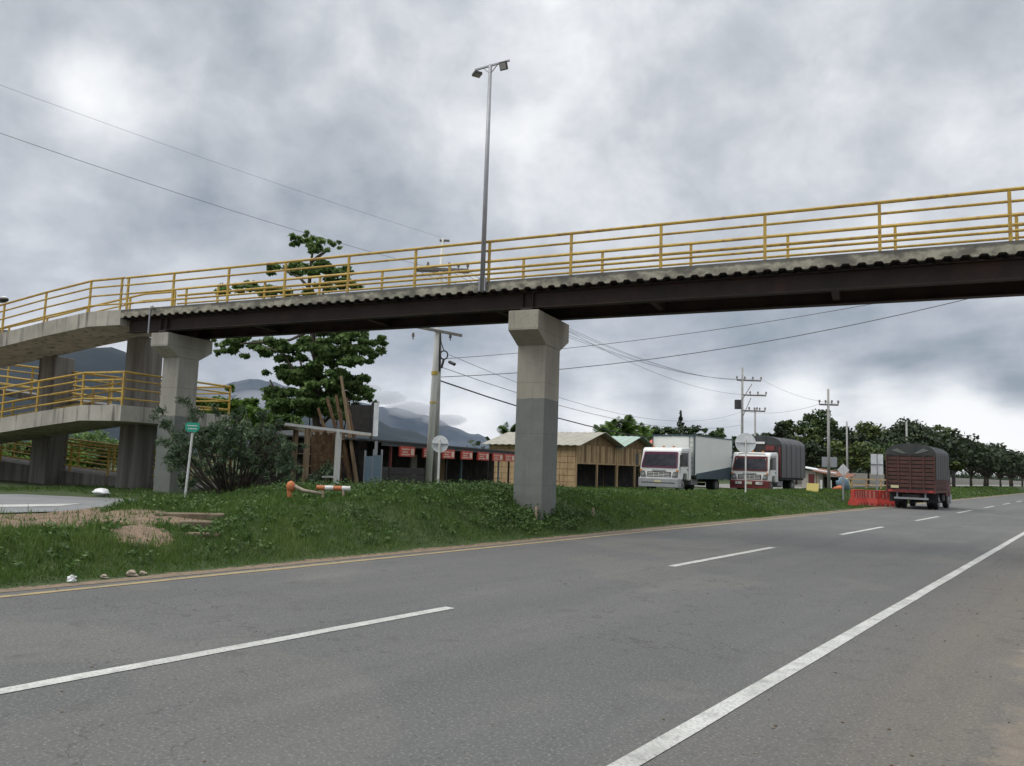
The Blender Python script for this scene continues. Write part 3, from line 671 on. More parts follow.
# ------------------------------------------------------------------ trucks
def wheel(parent,x,y,r=.40,w_=.26):
    q=MB(); n=20; q.tube([(x-w_/2,y,r),(x-w_/2+.04,y,r),(x+w_/2-.04,y,r),(x+w_/2,y,r)],[r*.93,r,r,r*.93],n); q.build('wheel','black',parent,smooth=False)
    s=1 if x>0 else -1; o=parent.children[-1] if False else None
    q=MB(); q.tube([(x+s*w_/2+s*.004,y,r),(x+s*w_/2+s*.02,y,r)],[r*.55,r*.45],n); q.tube([(x+s*w_/2+s*.02,y,r),(x+s*w_/2+s*.07,y,r)],r*.18,8); return q
def add_wheel(parent,x,y,r=.40,w_=.26):
    q=MB(); q.tube([(x-w_/2,y,r),(x-w_/2+.04,y,r),(x+w_/2-.04,y,r),(x+w_/2,y,r)],[r*.93,r,r,r*.93],20); wo=q.build('wheel','black',parent)
    s=1 if x>0 else -1; q=MB(); q.tube([(x+s*(w_/2+.004),y,r),(x+s*(w_/2+.02),y,r)],[r*.55,r*.45],16); q.tube([(x+s*(w_/2+.021),y,r),(x+s*(w_/2+.07),y,r)],r*.18,8); q.build('rim','rim',wo)
def cab_parts(o,cabm,trim,wid=2.0,red=False):
    h=wid/2; kids=set(o.children)
    prof=[(.0,.62),(.02,1.18),(.32,2.02),(.42,2.16),(1.55,2.2),(1.62,2.1),(1.62,.62),(1.12,.62),(1.02,.92),(.62,.92),(.52,.62)]
    MB().prism(prof,-h,h,'x').build('cab',cabm,o,bevel=.10)
    # windscreen follows the sloped front
    def sl2(z): return .02+(z-1.18)/.84*.3
    q=MB(); z0,z1=1.24,1.95; q.quadbox([(-h*.9,sl2(z0)-.03,z0),(h*.9,sl2(z0)-.03,z0),(h*.9,sl2(z0)-.005,z0),(-h*.9,sl2(z0)-.005,z0),(-h*.84,sl2(z1)-.03,z1),(h*.84,sl2(z1)-.03,z1),(h*.84,sl2(z1)-.005,z1),(-h*.84,sl2(z1)-.005,z1)]); ws=q.build('windscreen','glass',o)
    q=MB(); 
    q.beam((-h*.82,sl2(1.9)-.04,1.9),(h*.82,sl2(1.9)-.04,1.9),.02,.12); q.beam((-h*.9,sl2(1.22)-.04,1.23),(h*.9,sl2(1.22)-.04,1.23),.02,.07)
    for s in (-1,1): q.beam((s*h*.9,sl2(1.24)-.04,1.24),(s*h*.83,sl2(1.93)-.04,1.93),.07,.02)
    q.build('windscreen_trim',trim,ws)
    q=MB(); q.beam((-h*.5,sl2(1.27)-.05,1.27),(-.05,sl2(1.45)-.05,1.42),.015,.015); q.beam((h*.1,sl2(1.27)-.05,1.27),(h*.5,sl2(1.45)-.05,1.42),.015,.015); q.build('wiper','dark',ws)
    for s in (-1,1):
        q=MB(); x0,x1=s*(h+.004),s*(h+.02); a,b=min(x0,x1),max(x0,x1)
        q.prism([(.22,1.28),(.42,1.92),(1.1,1.94),(1.1,1.28)],a,b,'x').build('side_window','glass',o)
        q=MB(); q.beam((s*(h-.02),.12,1.25),(s*(h+.18),-.02,1.3),.03,.03); q.beam((s*(h-.02),.25,1.9),(s*(h+.18),-.02,1.85),.03,.03); q.box(s*(h+.16)-.08,s*(h+.16)+.08,-.06,0,1.3,1.82); q.build('mirror','dark',o)
        q=MB(); q.quadbox([(s*h*.80-.17,-.05,.76),(s*h*.80+.17,-.05,.76),(s*h*.80+.17,.02,.76),(s*h*.80-.17,.02,.76),(s*h*.86-.13,-.04,1.02),(s*h*.86+.12,-.04,1.06),(s*h*.86+.12,.03,1.06),(s*h*.86-.13,.03,1.02)]); q.build('headlight','lamp_dark',o,bevel=.02); MB().disc((s*h*.80,-.062,.87),(0,1,0),.07,.02,14).build('lamp_reflector','chrome',o)
        q=MB(); q.box(s*h*.93-.05,s*h*.93+.05,-.045,.02,1.02,1.1); q.build('turn_signal','orange',o)
    q=MB()
    q.box(-h*.6,h*.6,-.012,.01,.76,1.0); q.use(1)
    for z in (.79,.86,.93): q.box(-h*.56,h*.56,-.03,-.013,z,z+.026)
    for x in (-.3,0,.3): q.box(x-.012,x+.012,-.034,-.031,.77,.99)
    q.build('grille',('chassis','cabw'),o)
    q=MB(); q.box(-h*.35,h*.35,-.05,-.02,1.03,1.10); q.build('badge_strip','chrome',o)
    q=MB(); q.prism([(-.12,.27),(-.12,.70),(.3,.72),(.3,.27)],-h*1.02,h*1.02,'x'); q.build('bumper','chrome' if not red else 'darkred',o,bevel=.04)
    if red:
        for x in (-.62,-.0,.62): MB().box(x-.2,x+.2,-.135,-.124,.5,.64).build('bumper_stripe','white',o)
    MB().box(-.2,.2,-.15,-.14,.5,.6).build('number_plate','plate',o)
    for s in (-1,1):
        q=MB(); x0=s*(h+.006)
        for (ya,za,yb,zb) in ((.16,1.2,.16,.95),(1.2,.7,1.2,2.0),(.16,1.2,.36,1.98),(.36,1.98,1.2,2.0)): q.beam((x0,ya,za),(x0,yb,zb),.012,.012)
        q.build('door_seam','chassis',o); MB().box(min(x0,x0+s*.02),max(x0,x0+s*.02),1.02,1.16,1.12,1.16).build('door_handle','chassis',o)
        MB().box(s*h*.62-.08,s*h*.62+.08,-.135,-.122,.52,.62).build('fog_lamp','lens',o)
    MB().box(-h*.86,h*.86,-.128,-.121,.47,.5).build('bumper_lip','chassis',o)
    for x in (-.6,0,.6): MB().box(x-.05,x+.05,.5,.6,2.19,2.25).build('marker_lamp','orange',o)
    for c_ in o.children:
        if c_ in kids: continue
        for ob in [c_]+list(c_.children):
            for v_ in ob.data.vertices: v_.co.z=.45+(v_.co.z-.45)*1.13
def truck_base(o,L_,wid=2.0):
    MB().box(-.42,.42,.5,L_-.05,.55,.78).build('chassis','chassis',o)
    for s in (-1,1): add_wheel(o,s*(wid/2-.16),.82,.41,.26)
    for s in (-1,1):
        add_wheel(o,s*(wid/2-.10),L_-1.75,.41,.24); add_wheel(o,s*(wid/2-.38),L_-1.75,.41,.22)
    MB().box(-.3,.3,L_-1.8,L_-1.7,.33,.5).build('axle','chassis',o)
    for s in (-1,1): MB().box(s*.75-.22,s*.75+.22,2.0,2.9,.4,.75).build('fuel_tank','galv' if s>0 else 'chassis',o,bevel=.04)
gT=.42
# white box truck
t1=thing('box_truck','white box truck with dark windscreen facing the camera, purple windscreen trim','truck',(-19.3,39.3,gT),0,None)
cab_parts(t1,'cabw','purple',2.3); truck_base(t1,7.2)
MB().box(-1.25,1.25,1.75,7.3,.95,3.12).build('cargo_box','boxw',t1); bx=t1.children[-1]
q=MB(); 
for x in (-1.26,1.26):
    q.box(x-.025,x+.025,1.72,1.8,.9,3.15); q.box(x-.02,x+.02,7.24,7.32,.9,3.15); q.box(x-.02,x+.02,1.8,7.24,3.09,3.15)
q.box(-1.27,1.27,1.71,1.749,3.06,3.15); q.box(-1.27,1.27,7.301,7.33,3.06,3.15); q.build('box_frame','teal',t1)
q=MB(); q.box(.96,.98,1.68,1.70,.95,3.1);q.box(1.19,1.21,1.68,1.70,.95,3.1)
for z in np.arange(1.05,3.05,.28): q.box(.96,1.21,1.685,1.7,z,z+.02)
q.build('ladder','teal',t1)
MB().prism([(2.0,.74),(2.0,1.02),(7.3,1.5),(7.3,.74)],1.253,1.275,'x').build('side_skirt','teal',t1)
MB().box(1.12,1.2,7.33,7.4,1.5,1.75).build('tail_light','darkred',t1)
# second truck: white cab, grey canvas
def canvas_body(o,y0,y1,wid,z0,zs,zt,m,mf,fm,hoops=6):
    h=wid/2; prof=[(-h,z0),(-h,zs)]+[(-h*math.cos(a),zs+(zt-zs)*math.sin(a)**.8) for a in np.linspace(.18,math.pi-.18,11)]+[(h,zs),(h,z0)]
    MB().prism(prof,y0,y1,'y').build('canvas_cover',m,o,smooth=False); cv=o.children[-1]
    for y in np.linspace(y0+.05,y1-.05,hoops):
        pts=[(x*1.008,y,z+.01) for x,z in prof]; MB().tube(pts,.007,6,True).build('hoop',m,cv)
t2=thing('canvas_truck','white cab truck with grey hooped canvas body behind the large round sign','truck',(-16.85,46.2,gT),R(-1))
cab_parts(t2,'cabw','darkred',2.3,True); truck_base(t2,6.3)
canvas_body(t2,1.9,6.4,2.45,.95,2.85,3.45,'canvasg',None,None)
MB().box(-1.2,1.2,1.83,1.895,.9,2.9).build('front_rack','chassis',t2)
MB().box(-1.12,1.12,1.83,6.35,.8,.94).build('bed','chassis',t2)
q=MB(); q.box(1.1,1.21,1.78,1.828,.95,2.8); q.build('red_corner_post','darkred',t2)
q=MB(); q.box(-.3,.25,1.78,1.828,2.95,3.08); q.build('name_board','white',t2); q=MB(); q.box(.3,.85,1.78,1.828,2.55,2.85); q.build('red_board','darkred',t2)
q=MB()
for s in (-1,1): q.tube([(s*.9,.0,1.1),(s*.88,.25,2.0),(s*.8,.35,2.32)],.035,6)
q.tube([(-.8,.35,2.32),(.8,.35,2.32)],.035,6); q.tube([(.93,.3,2.0),(1.05,.7,2.2),(1.08,1.3,1.7),(1.1,1.4,1.1)],.03,6); q.build('roof_rack_rail','white',t2)
q=MB(); q.box(-.7,-.1,.5,.9,2.23,2.4); q.box(.1,.6,.5,.8,2.23,2.36); q.build('roof_lights','chrome',t2)
# slatted truck driving away
t3=thing('slatted_truck','dark maroon slatted truck with black canvas driving away on the road','truck',(-8.1,51.4,0.005),math.pi,None)
cab_parts(t3,'darkred','dark'); truck_base(t3,6.4)
canvas_body(t3,1.75,6.42,2.34,1.55,2.8,3.36,'canvas',None,None,7)
MB().box(-1.15,1.15,1.75,6.4,.86,1.0).build('bed','maroon',t3)
MB().box(-1.14,1.14,6.422,6.45,2.72,2.8).build('gable_rail','chassis',t3)
q=MB()
for i in range(8): q.box(-1.08,1.08,6.43,6.46,1.12+.2*i,1.12+.2*i+.145)
q.build('rear_slats','maroon',t3)
MB().box(-1.12,1.12,6.415,6.428,1.0,2.72).build('rear_backing','chassis',t3)
q=MB()
for x in (-1.12,-.62,.0,.56,1.12): q.box(x-.035,x+.035,6.462,6.5,1.0,2.76)
q.build('rear_uprights','maroon',t3)
MB().box(-1.16,1.16,6.4,6.5,.84,.998).build('rear_crossbar','darkred',t3)
for s in (-1,1):
    q=MB(); q.v=[(s*.9,6.435,3.0),(s*.35,6.435,2.84),(s*.18,6.435,2.86),(s*.62,6.435,3.12)]; q.v+= [(a,b+.012,c_) for a,b,c_ in q.v]; q.f=[(0,1,2,3),(7,6,5,4)]+[(i,(i+1)%4,4+(i+1)%4,4+i) for i in range(4)]; q.build('gable_panel','canvtop',t3)
MB().box(.55,.93,6.501,6.515,1.06,1.2).build('number_plate','plate',t3)
for s in (-1,1):
    q=MB()
    for i in range(8): q.box(s*1.13-.02,s*1.13+.02,1.8,6.4,1.04+.065*i,1.04+.065*i+.05)
    q.build('side_boards','maroon',t3)
q=MB(); q.box(-.8,.8,6.3,6.38,.5,.6); q.box(-.7,-.62,6.3,6.35,.6,.85); q.box(.62,.7,6.3,6.35,.6,.85); q.build('rear_bumper','galv',t3)
for s in (-1,1): MB().box(s*.95-.1,s*.95+.1,6.501,6.52,.88,.96).build('tail_light','red',t3); MB().box(s*.86-.3,s*.86+.3,5.65,5.67,.35,.83).build('mudflap','black',t3)
t3.scale=(1,.93,1)
# ------------------------------------------------------------------ barriers
q=None
def barrier(loc,rz,first=[None],label=''):
    if first[0] is None:
        o=thing('road_barrier',label,'barrier',loc,rz,'red plastic barriers at the road edge'); prof=[(-.28,0),(.28,0),(.28,.15),(.12,.42),(.10,.86),(-.10,.86),(-.12,.42),(-.28,.15)]
        MB().prism(prof,-.5,.5,'x').build('body','red',o,bevel=.02)
        for k in (-.3,0,.3): MB().box(k-.07,k+.07,-.30,-.285,.02,.14).build('reflector','redw',o)
        q=MB(); 
        for s in (-1,1): 
            for k in (-.32,-.1,.12,.34): q.quadbox([(k-.06,s*.13,.42),(k+.06,s*.13,.42),(k+.06,s*.10,.42),(k-.06,s*.10,.42),(k-.05,s*.112,.8),(k+.05,s*.112,.8),(k+.05,s*.09,.8),(k-.05,s*.09,.8)])
        q.build('rib','redw',o); first[0]=o; return o
    c=copy_tree(first[0]); c.location=loc; c.rotation_euler=(0,0,rz); c['label']=label; return c
bd=[hitg(858,505.5),hitg(867,506),hitg(877,506),hitg(887,506.5)]
for i,p in enumerate(bd):
    x=-11.05+.0*i; ld_=['red plastic barrier nearest the diamond sign at the left end of the row','red plastic barrier second from the left of the row','red plastic barrier third from the left in the row','red plastic barrier nearest the slatted truck at the right end'][i]
    xx=p.x; yy=p.y; barrier((xx,yy,max(0,gz1(xx,yy))),R([70,35,52,48][i]),label=ld_)
# ------------------------------------------------------------------ buildings on the left
A=at(374,470,28); A.z=0; E_=at(521,470,44.5); E_.z=0; dirm=(E_-A); Lm=dirm.length; ang=math.atan2(dirm.y,dirm.x)
mk=thing('market_building','long low dark market stall building with red signs under its eave','building',(A.x,A.y,.35),ang)
# local x along the front, local y behind
mk.location=(A.x,A.y,.4)
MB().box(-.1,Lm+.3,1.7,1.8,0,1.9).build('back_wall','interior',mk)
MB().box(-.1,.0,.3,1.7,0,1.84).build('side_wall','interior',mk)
MB().quadbox([(-.4,-.5,1.84),(Lm+.5,-.5,1.84),(Lm+.5,2.2,1.93),(-.4,2.2,1.93),(-.4,-.5,1.9),(Lm+.5,-.5,1.9),(Lm+.5,2.2,1.99),(-.4,2.2,1.99)]).build('roof','roofd',mk)
MB().box(-.35,Lm+.4,-.46,-.42,1.70,1.838).build('eave_board','roofd',mk)
def onfront(px,py):       # where that sight line meets the stall front
    r=(at(px,py,1)-CO); n=Vector((-math.sin(ang),math.cos(ang),0)); p0=A-n*.5; t_=(p0-CO).dot(n)/r.dot(n); P=CO+r*t_
    return (P-A).dot(Vector((math.cos(ang),math.sin(ang),0))),P.z-.4
for i,(x0,x1) in enumerate([(399.5,414),(423,427),(442,454),(461,472),(477.5,488.5),(492.5,502),(504,514)]):
    a,_=onfront(x0,450); b_,_=onfront(x1,450); q=MB().box(a,b_,-.54,-.47,1.36,1.73); q.use(1); w_=(b_-a)
    for (z,f0,f1) in ((1.60,.1,.62),(1.50,.15,.5),(1.41,.1,.6)):
        x=f0
        while x<f1: q.box(a+w_*x,a+w_*(x+.06),-.55,-.541,z,z+.05); x+=.09
    q.box(a+w_*.72,a+w_*.93,-.55,-.541,1.42,1.66); q.build('stall_sign',('signred','signcream'),mk)
for px,m in [(380,'galv'),(394.5,'darkred'),(465,'teal'),(491,'chassis'),(502,'galv'),(512,'chassis'),(430,'chassis'),(450,'chassis')]:
    a,_=onfront(px,470); MB().box(a-.04,a+.04,-.35,-.27,0,1.84).build('post',m,mk)
for px0,px1,m in [(456,461,'creamw'),(474,478,'roofd'),(481,486,'wood2')]:
    a,_=onfront(px0,470); b_,_=onfront(px1,470); MB().box(a,b_,1.6,1.69,0,1.5).build('door',m,mk)
# black low wall of stacked tyres and dark planks
for i,(x0,x1,y0,lb) in enumerate([(372,390,474,'black low panel fence at the left end before market stalls'),(390,424,470,'black low plank fence before market stalls beside the pole')]):
    a=at(x0,y0,25.5); b_=at(x1,y0-1,27); ln=(b_-a).to_2d().length; o=thing('low_fence',lb,'fence',(a.x,a.y,.38),math.atan2(b_.y-a.y,b_.x-a.x),'black low fences before the stalls')
    for k in range(4): MB().box(0,ln,-.03,.03,.05+.24*k,.27+.24*k).build('plank','chassis',o)
    for k in range(4): MB().box(ln*k/3.2,ln*k/3.2+.06,.031,.09,0,1.0).build('post','chassis',o)
# blue sheet fences
for (x0,x1,y0,D,m,lb) in [(365,374.5,456,25.5,'bluep','pale grey blue sheet panel beside the bamboo screen'),(373.5,381.5,455,25,'bluep','blue sheet panel left of the black plank fence')]:
    a=at(x0,y0,D); b_=at(x1,y0,D); ln=(b_-a).to_2d().length; o=thing('sheet_panel',lb,'panel',(a.x,a.y,.38),math.atan2(b_.y-a.y,b_.x-a.x))
    pr=[]; n=int(ln/.08)
    for k in range(n+1): pr.append((ln*k/n,.015*math.sin(k*1.6)))
    MB().prism(pr+[(x,y+.01) for x,y in pr[::-1]],.02,a.z-.38,'z').build('sheet',m,o)
    for xx in (0,ln): MB().tube([(xx,.05,0),(xx,.05,a.z-.2)],.03,6).build('post','galv',o)
# wooden stalls with gables
def wooden_stall(x,y0,y1,dx,label,roofm,withleft,zg):
    o=thing('wooden_stall',label,'stall',(x,y0,zg)); W_=y1-y0; yc=W_/2; ev=2.62; pk=3.38
    h=1.52
    # upper boards of the front (along +Y), boards with slight tone and depth changes
    q=MB(); n=int(W_/.27)
    for k in range(n):
        a=W_*k/n; b_=W_*(k+1)/n-.015; top_=ev+(pk-ev)*(1-abs((a+b_)/2-yc)/yc)-.05
        q.use(0 if (k*7)%3 else 1); q.quadbox([(-.02-.02*(k%2),a,h),(.02-.02*(k%2),a,h),(.02-.02*(k%2),b_,h),(-.02-.02*(k%2),b_,h),(-.02-.02*(k%2),a,ev-.08),(.02-.02*(k%2),a,ev-.08),(.02-.02*(k%2),b_,ev-.08),(-.02-.02*(k%2),b_,ev-.08)])
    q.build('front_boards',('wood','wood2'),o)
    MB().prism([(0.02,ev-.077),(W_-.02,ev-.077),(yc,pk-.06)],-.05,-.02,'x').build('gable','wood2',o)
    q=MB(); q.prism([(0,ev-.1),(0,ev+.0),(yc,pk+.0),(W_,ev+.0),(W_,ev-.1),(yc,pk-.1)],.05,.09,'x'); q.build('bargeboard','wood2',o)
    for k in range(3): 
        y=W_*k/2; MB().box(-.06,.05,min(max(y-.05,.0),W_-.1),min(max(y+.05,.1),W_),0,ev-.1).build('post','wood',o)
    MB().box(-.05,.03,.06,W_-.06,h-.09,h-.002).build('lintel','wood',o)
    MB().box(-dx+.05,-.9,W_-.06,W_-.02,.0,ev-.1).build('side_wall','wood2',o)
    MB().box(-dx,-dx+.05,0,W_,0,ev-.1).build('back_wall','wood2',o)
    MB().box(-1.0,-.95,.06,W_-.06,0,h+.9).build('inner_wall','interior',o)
    if withleft:
        q=MB(); n=int(dx/.5)
        for k in range(n):
            for r_ in range(7):
                z0=ev*.985*r_/7; xx=-dx*(k+1)/n; q.box(xx+.012,xx+dx/n-.012,-.03-.012*((k+r_)%2),0,z0+.012,z0+ev*.985/7-.012)
        q.build('left_wall','wood',o); MB().box(-dx,-.02,.002,.03,0,ev-.05).build('wall_backing','wood2',o)
    for sgn in (0,1):
        y0_,y1_=(-.35,yc) if sgn==0 else (yc,W_+.2); za=ev-.12 if sgn==0 else pk; zb=pk if sgn==0 else ev-.08
        n=22; pts=[];
        q=MB(); xs=np.linspace(-dx-.4,.55,60); top_=[]
        for i,xv in enumerate(xs): w2=.02*math.sin(i*1.5); q.v+=[(xv,y0_,za+w2),(xv,y1_,zb+w2),(xv,y0_,za+w2-.03),(xv,y1_,zb+w2-.03)]
        for i in range(59): b=4*i; q.f+=[(b,b+4,b+5,b+1),(b+2,b+3,b+7,b+6),(b,b+2,b+6,b+4),(b+1,b+5,b+7,b+3)]
        q.f+=[(0,1,3,2),(236,238,239,237)]
        q.build('roof',roofm,o)
    return o
C=at(575,489,46)
wooden_stall(C.x,C.y,C.y+4.85,6.4,'wooden plank stall with grey gabled roof and open dark bays','roofa',True,.36)
wooden_stall(C.x-.05,C.y+4.95,C.y+9.7,5.2,'wooden plank stall with greenish gabled roof beside the white box truck','roofg',False,.36)
# salmon shop corner
c=at(646,487,57); o=thing('small_shop','salmon walled shop with red sheet roof squeezed behind white box truck','building',(c.x,c.y,.36))
MB().box(-.35,.9,0,3,0,2.4).build('wall','salmon',o); MB().quadbox([(-.6,-.5,2.35),(1.2,-.5,2.35),(1.2,2,3.4),(-.6,2,3.4),(-.6,-.5,2.43),(1.2,-.5,2.43),(1.2,2,3.48),(-.6,2,3.48)]).build('roof','redroof',o)
# small kiosk, rusty stall and boards right of second truck
c=at(802,487,63); o=thing('small_kiosk','small pale kiosk with grey sheet roof beyond the canvas truck','kiosk',(c.x,c.y,.4))
MB().box(0,1.6,0,2,0,1.5).build('wall','creamw',o); MB().quadbox([(-.3,-.4,1.8),(2.6,-.4,1.35),(2.6,2.4,1.35),(-.3,2.4,1.8),(-.3,-.4,1.87),(2.6,-.4,1.42),(2.6,2.4,1.42),(-.3,2.4,1.87)]).build('roof','signback',o)
MB().box(.5,.95,-.02,-.003,.55,1.25).build('window','darkred',o)
c=at(820,487,62); o=thing('market_stall','low stall with rusty roof and two white panels beside a pole','stall',(c.x,c.y,.4))
q=MB(); q.quadbox([(-.4,-.6,1.5),(2.3,-.6,1.0),(2.3,1.5,1.3),(-.4,1.5,1.7),(-.4,-.6,1.55),(2.3,-.6,1.05),(2.3,1.5,1.35),(-.4,1.5,1.75)]); q.build('roof','rust',o)
for x in (.15,.85): MB().box(x,x+.16,-.5,-.46,-.05,.85).build('white_panel','white',o)
MB().box(-.2,1.9,.6,.66,0,1.1).build('back_wall','interior',o)
for x in (-.2,1.9): MB().box(x,x+.07,-.4,-.33,0,1.1 if x>0 else 1.45).build('post','wood2',o)
c=hitg(812.5,492.); o=thing('notice_board','bright yellow board standing on the grass right of parked trucks','board',(c.x,c.y,c.z-.03),R(15))
MB().quadbox([(-.34,0,.05),(.30,0,.05),(.30,.03,.05),(-.34,.03,.05),(-.29,.1,.52),(.36,.1,.52),(.36,.13,.52),(-.29,.13,.52)]).build('board','ypanel',o)
q=MB(); q.beam((-.25,.25,0),(-.25,.14,.45),.03,.03); q.beam((.25,.25,0),(.25,.14,.45),.03,.03); q.build('leg','wood2',o)
for (px,py,D,r_,h_,m,lb,nm,ct) in [(843,486,52,.42,.8,'bluep','grey blue covered heap under the diamond sign','tarp_heap','heap'),(838,488,51,.35,.3,'orangep','orange heap left of the red barriers','plastic_heap','heap'),(846,484,53,.3,.75,'ypanel','pale yellow bundle behind the diamond sign post','bundle','bundle')]:
    c=at(px,py,D); q=MB(); q.ico((0,0,h_*.45),r_,r_*.8,h_*.6,px%7,.3,10,8); o=q.build(nm,m,smooth=True); o.location=(c.x,c.y,gz1(c.x,c.y)); tag(o,lb,ct)
# yellowish fence frames behind barriers
a=at(851,478,60); o=thing('yellow_rail_fence','low dull yellow rail fence behind the red barriers','fence',(a.x,a.y,.5),R(5))
for x in np.arange(0,3.3,1.0): MB().box(x,x+.09,0,.09,0,.95).build('post','wood',o)
q=MB()
for z in (.45,.85): q.box(-.2,3.4,-.04,-.003,z,z+.1)
q.build('rail','wood',o)
# long pale wall beyond the roadside trees
o=MB().box(-.15,.15,0,700,0,1.75).build('boundary_wall','creamw'); o.location=(-31,95,.4); tag(o,'long pale wall behind the row of roadside trees','wall')
# ------------------------------------------------------------------ bamboo screen and canopy
c0=at(333,484,27.5); c0.z=.38
bs=thing('bamboo_screen','upright screen of brown bamboo poles under the big tree','screen',c0)
k=27.5/FPX; 
for i in range(26):
    px=312+i*1.15; top_=at(px,432+3*math.sin(i),27.5); x=(px-333)*k; b_=rt*x; t_=top_-c0
    MB().tube([(b_.x,b_.y,0),(t_.x+.0,t_.y,t_.z)],[.037,.028],6).build('bamboo_pole','bamboo',bs)
a=rt*(-21*k)-fw*.06; b_=rt*(9*k)-fw*.06
for z in (.5,1.3,1.9): MB().beam((a.x,a.y,z),(b_.x,b_.y,z),.05,.06).build('cross_rail','pole_w',bs)
lb_=['tallest leaning brown pole against the big tree crown','leaning pole just left of the tallest leaning pole','thick brown pole leaning left of the canopy end','short leaning pole left of the thick brown pole','outermost right pole leaning under the tree','slim pale upright pole beside the canopy beam','leaning brown pole behind the right end of the canopy beam']
for i,(xb,yb,xt,yt,r_,m) in enumerate([(359,484,341,376,.055,'pole_w'),(353,484,336,395,.06,'bamboo'),(355,484,327,398,.06,'bamboo'),(345,484,318,408,.055,'bamboo'),(364,484,346,398,.06,'bamboo'),(351,484,350,414,.05,'pole_w'),(347,484,340,410,.08,'bamboo')]):
    b_=at(xb,yb,27.9+.1*i); b_.z=.36; t_=at(xt,yt,28.4+.1*i); o=MB().tube([(0,0,0),tuple((t_-b_)*.5+Vector((.02,0,.0))),tuple(t_-b_)],[r_*1.4,r_*1.2,r_*.9],8).build('bamboo_pole','pole_w' if m=='pole_w' else 'bamboo'); o.location=b_; tag(o,lb_[i],'pole','leaning poles by the bamboo screen')
cb=at(305,486,26.5); cb.z=.38; cn=thing('canopy_frame','timber canopy frame with a long white beam before the bamboo screen','canopy frame',cb)
def rel(px,py,D): return tuple(at(px,py,D)-cb)
q=MB(); q.beam(rel(285,424,26),rel(371,434.5,26),.12,.09); q.build('front_beam','white',cn)
for (px,D,py) in ((308,26,428),(339,26,431),(296,29,430),(350,29,434)):
    t_=at(px,py,D)-cb; MB().box(t_.x-.07,t_.x+.07,t_.y-.07,t_.y+.07,0,t_.z).build('post','pole_w' if px!=339 else 'polec',cn)
q=MB(); q.beam(rel(285,426,26),rel(300,430,29),.07,.06); q.beam(rel(371,436,26),rel(352,434,29),.07,.06); q.beam(rel(308,429,26),rel(338,434,29),.06,.06); q.beam(rel(300,431,29),rel(352,434,29),.06,.06); q.beam(rel(336,432,26),rel(320,432,29),.06,.06); q.build('rafter','pole_w',cn)
q=MB(); z1=Vector(rel(262,428,26)); z2=Vector(rel(290,424.5,26)); z3=Vector(rel(300,429.5,29)); z4=Vector(rel(275,431,29)); q.quadbox([z1,z2,z3,z4,z1+Vector((0,0,.03)),z2+Vector((0,0,.03)),z3+Vector((0,0,.03)),z4+Vector((0,0,.03))]); q.build('roof_sheet','roofd',cn)
# benches under the canopy
for (x0,x1,y,D,lb) in [(322,336,476,26.5,'low white plank bench just under the canopy frame'),(316,341,484,25,'low pale plank lying before the canopy frame')]:
    a=at(x0,y,D); b_=at(x1,y,D); zt=a.z; o=thing('bench',lb,'bench',(a.x,a.y,.4),math.atan2(b_.y-a.y,b_.x-a.x)); ln=(b_-a).to_2d().length
    MB().box(0,ln,0,.3,max(.1,zt-.45),max(.16,zt-.4)).build('seat','white',o)
    for xx in (.1,ln-.16): MB().box(xx,xx+.06,.05,.25,-.1,max(.1,zt-.45)-.002).build('leg','pole_w',o)
# dark small hut wall behind canopy, with things on shelves
c=at(286,484,33); o=thing('wooden_hut','dark timber hut with shelves behind the bush and canopy','hut',(c.x,c.y,.35),math.atan2(rt.y,rt.x))
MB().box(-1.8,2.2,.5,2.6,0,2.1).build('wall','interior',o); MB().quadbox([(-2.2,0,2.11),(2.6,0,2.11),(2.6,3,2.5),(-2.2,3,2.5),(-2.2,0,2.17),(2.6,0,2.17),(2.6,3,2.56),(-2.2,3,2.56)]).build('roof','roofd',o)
for i,z in enumerate((.9,1.4,1.8)): MB().box(-1.2,.9,.3,.497,z,z+.04).build('shelf','pole_w',o)
c=at(372,480,29.5); o=thing('banner_frame','tall pale panel rising on a dark post right of the big tree','panel',(c.x,c.y,.35),math.atan2(rt.y,rt.x))
zt=at(372,402,29.5).z-.35; MB().box(-.17,-.08,0,.1,0,zt).build('post','chassis',o); MB().box(-.06,.12,0,.05,zt-1.25,zt).build('panel','signback',o); MB().box(-.95,-.18,.02,.06,zt-1.2,zt-.1).build('dark_panel','chassis',o)
# ------------------------------------------------------------------ big broadleaf tree
def tclump(px,py,rx,ry,D,base,n,dd=0):
    c=at(px,py,D+dd)-base; k=(D+dd)/FPX; return ((c.x,c.y,c.z),(rx*k,rx*k,ry*k),n)
tb=at(318,485,40); tb.z=.3
tr=thing('broadleaf_tree','tall tiered broadleaf tree rising behind the footbridge','tree',tb)
cl=[]
spec=[(300,240,11,8),(316,246,14,9),(334,244,9,6),(310,236,8,5),
      (278,270,12,6),(300,268,16,8),(325,268,18,9),(340,272,14,7),(350,284,14,6),(330,284,18,7),
      (230,290,15,6),(250,286,13,6),(272,292,16,7),(300,294,18,6),
      (220,343,9,6),(232,340,12,8),(218,352,6,4),(226,345,12,8),(245,340,15,9),(240,352,12,7),(268,347,19,11),(290,352,18,12),(312,344,20,11),(330,335,16,8),(350,335,20,12),(372,342,15,9),(385,352,8,6),(370,356,14,9),(345,356,22,13),(325,360,20,12),
      (300,376,22,14),(328,382,24,15),(350,385,20,12),(362,392,13,9),(275,372,14,9),
      (290,400,24,15),(320,404,26,16),(345,402,16,13),(372,401,7,4)]
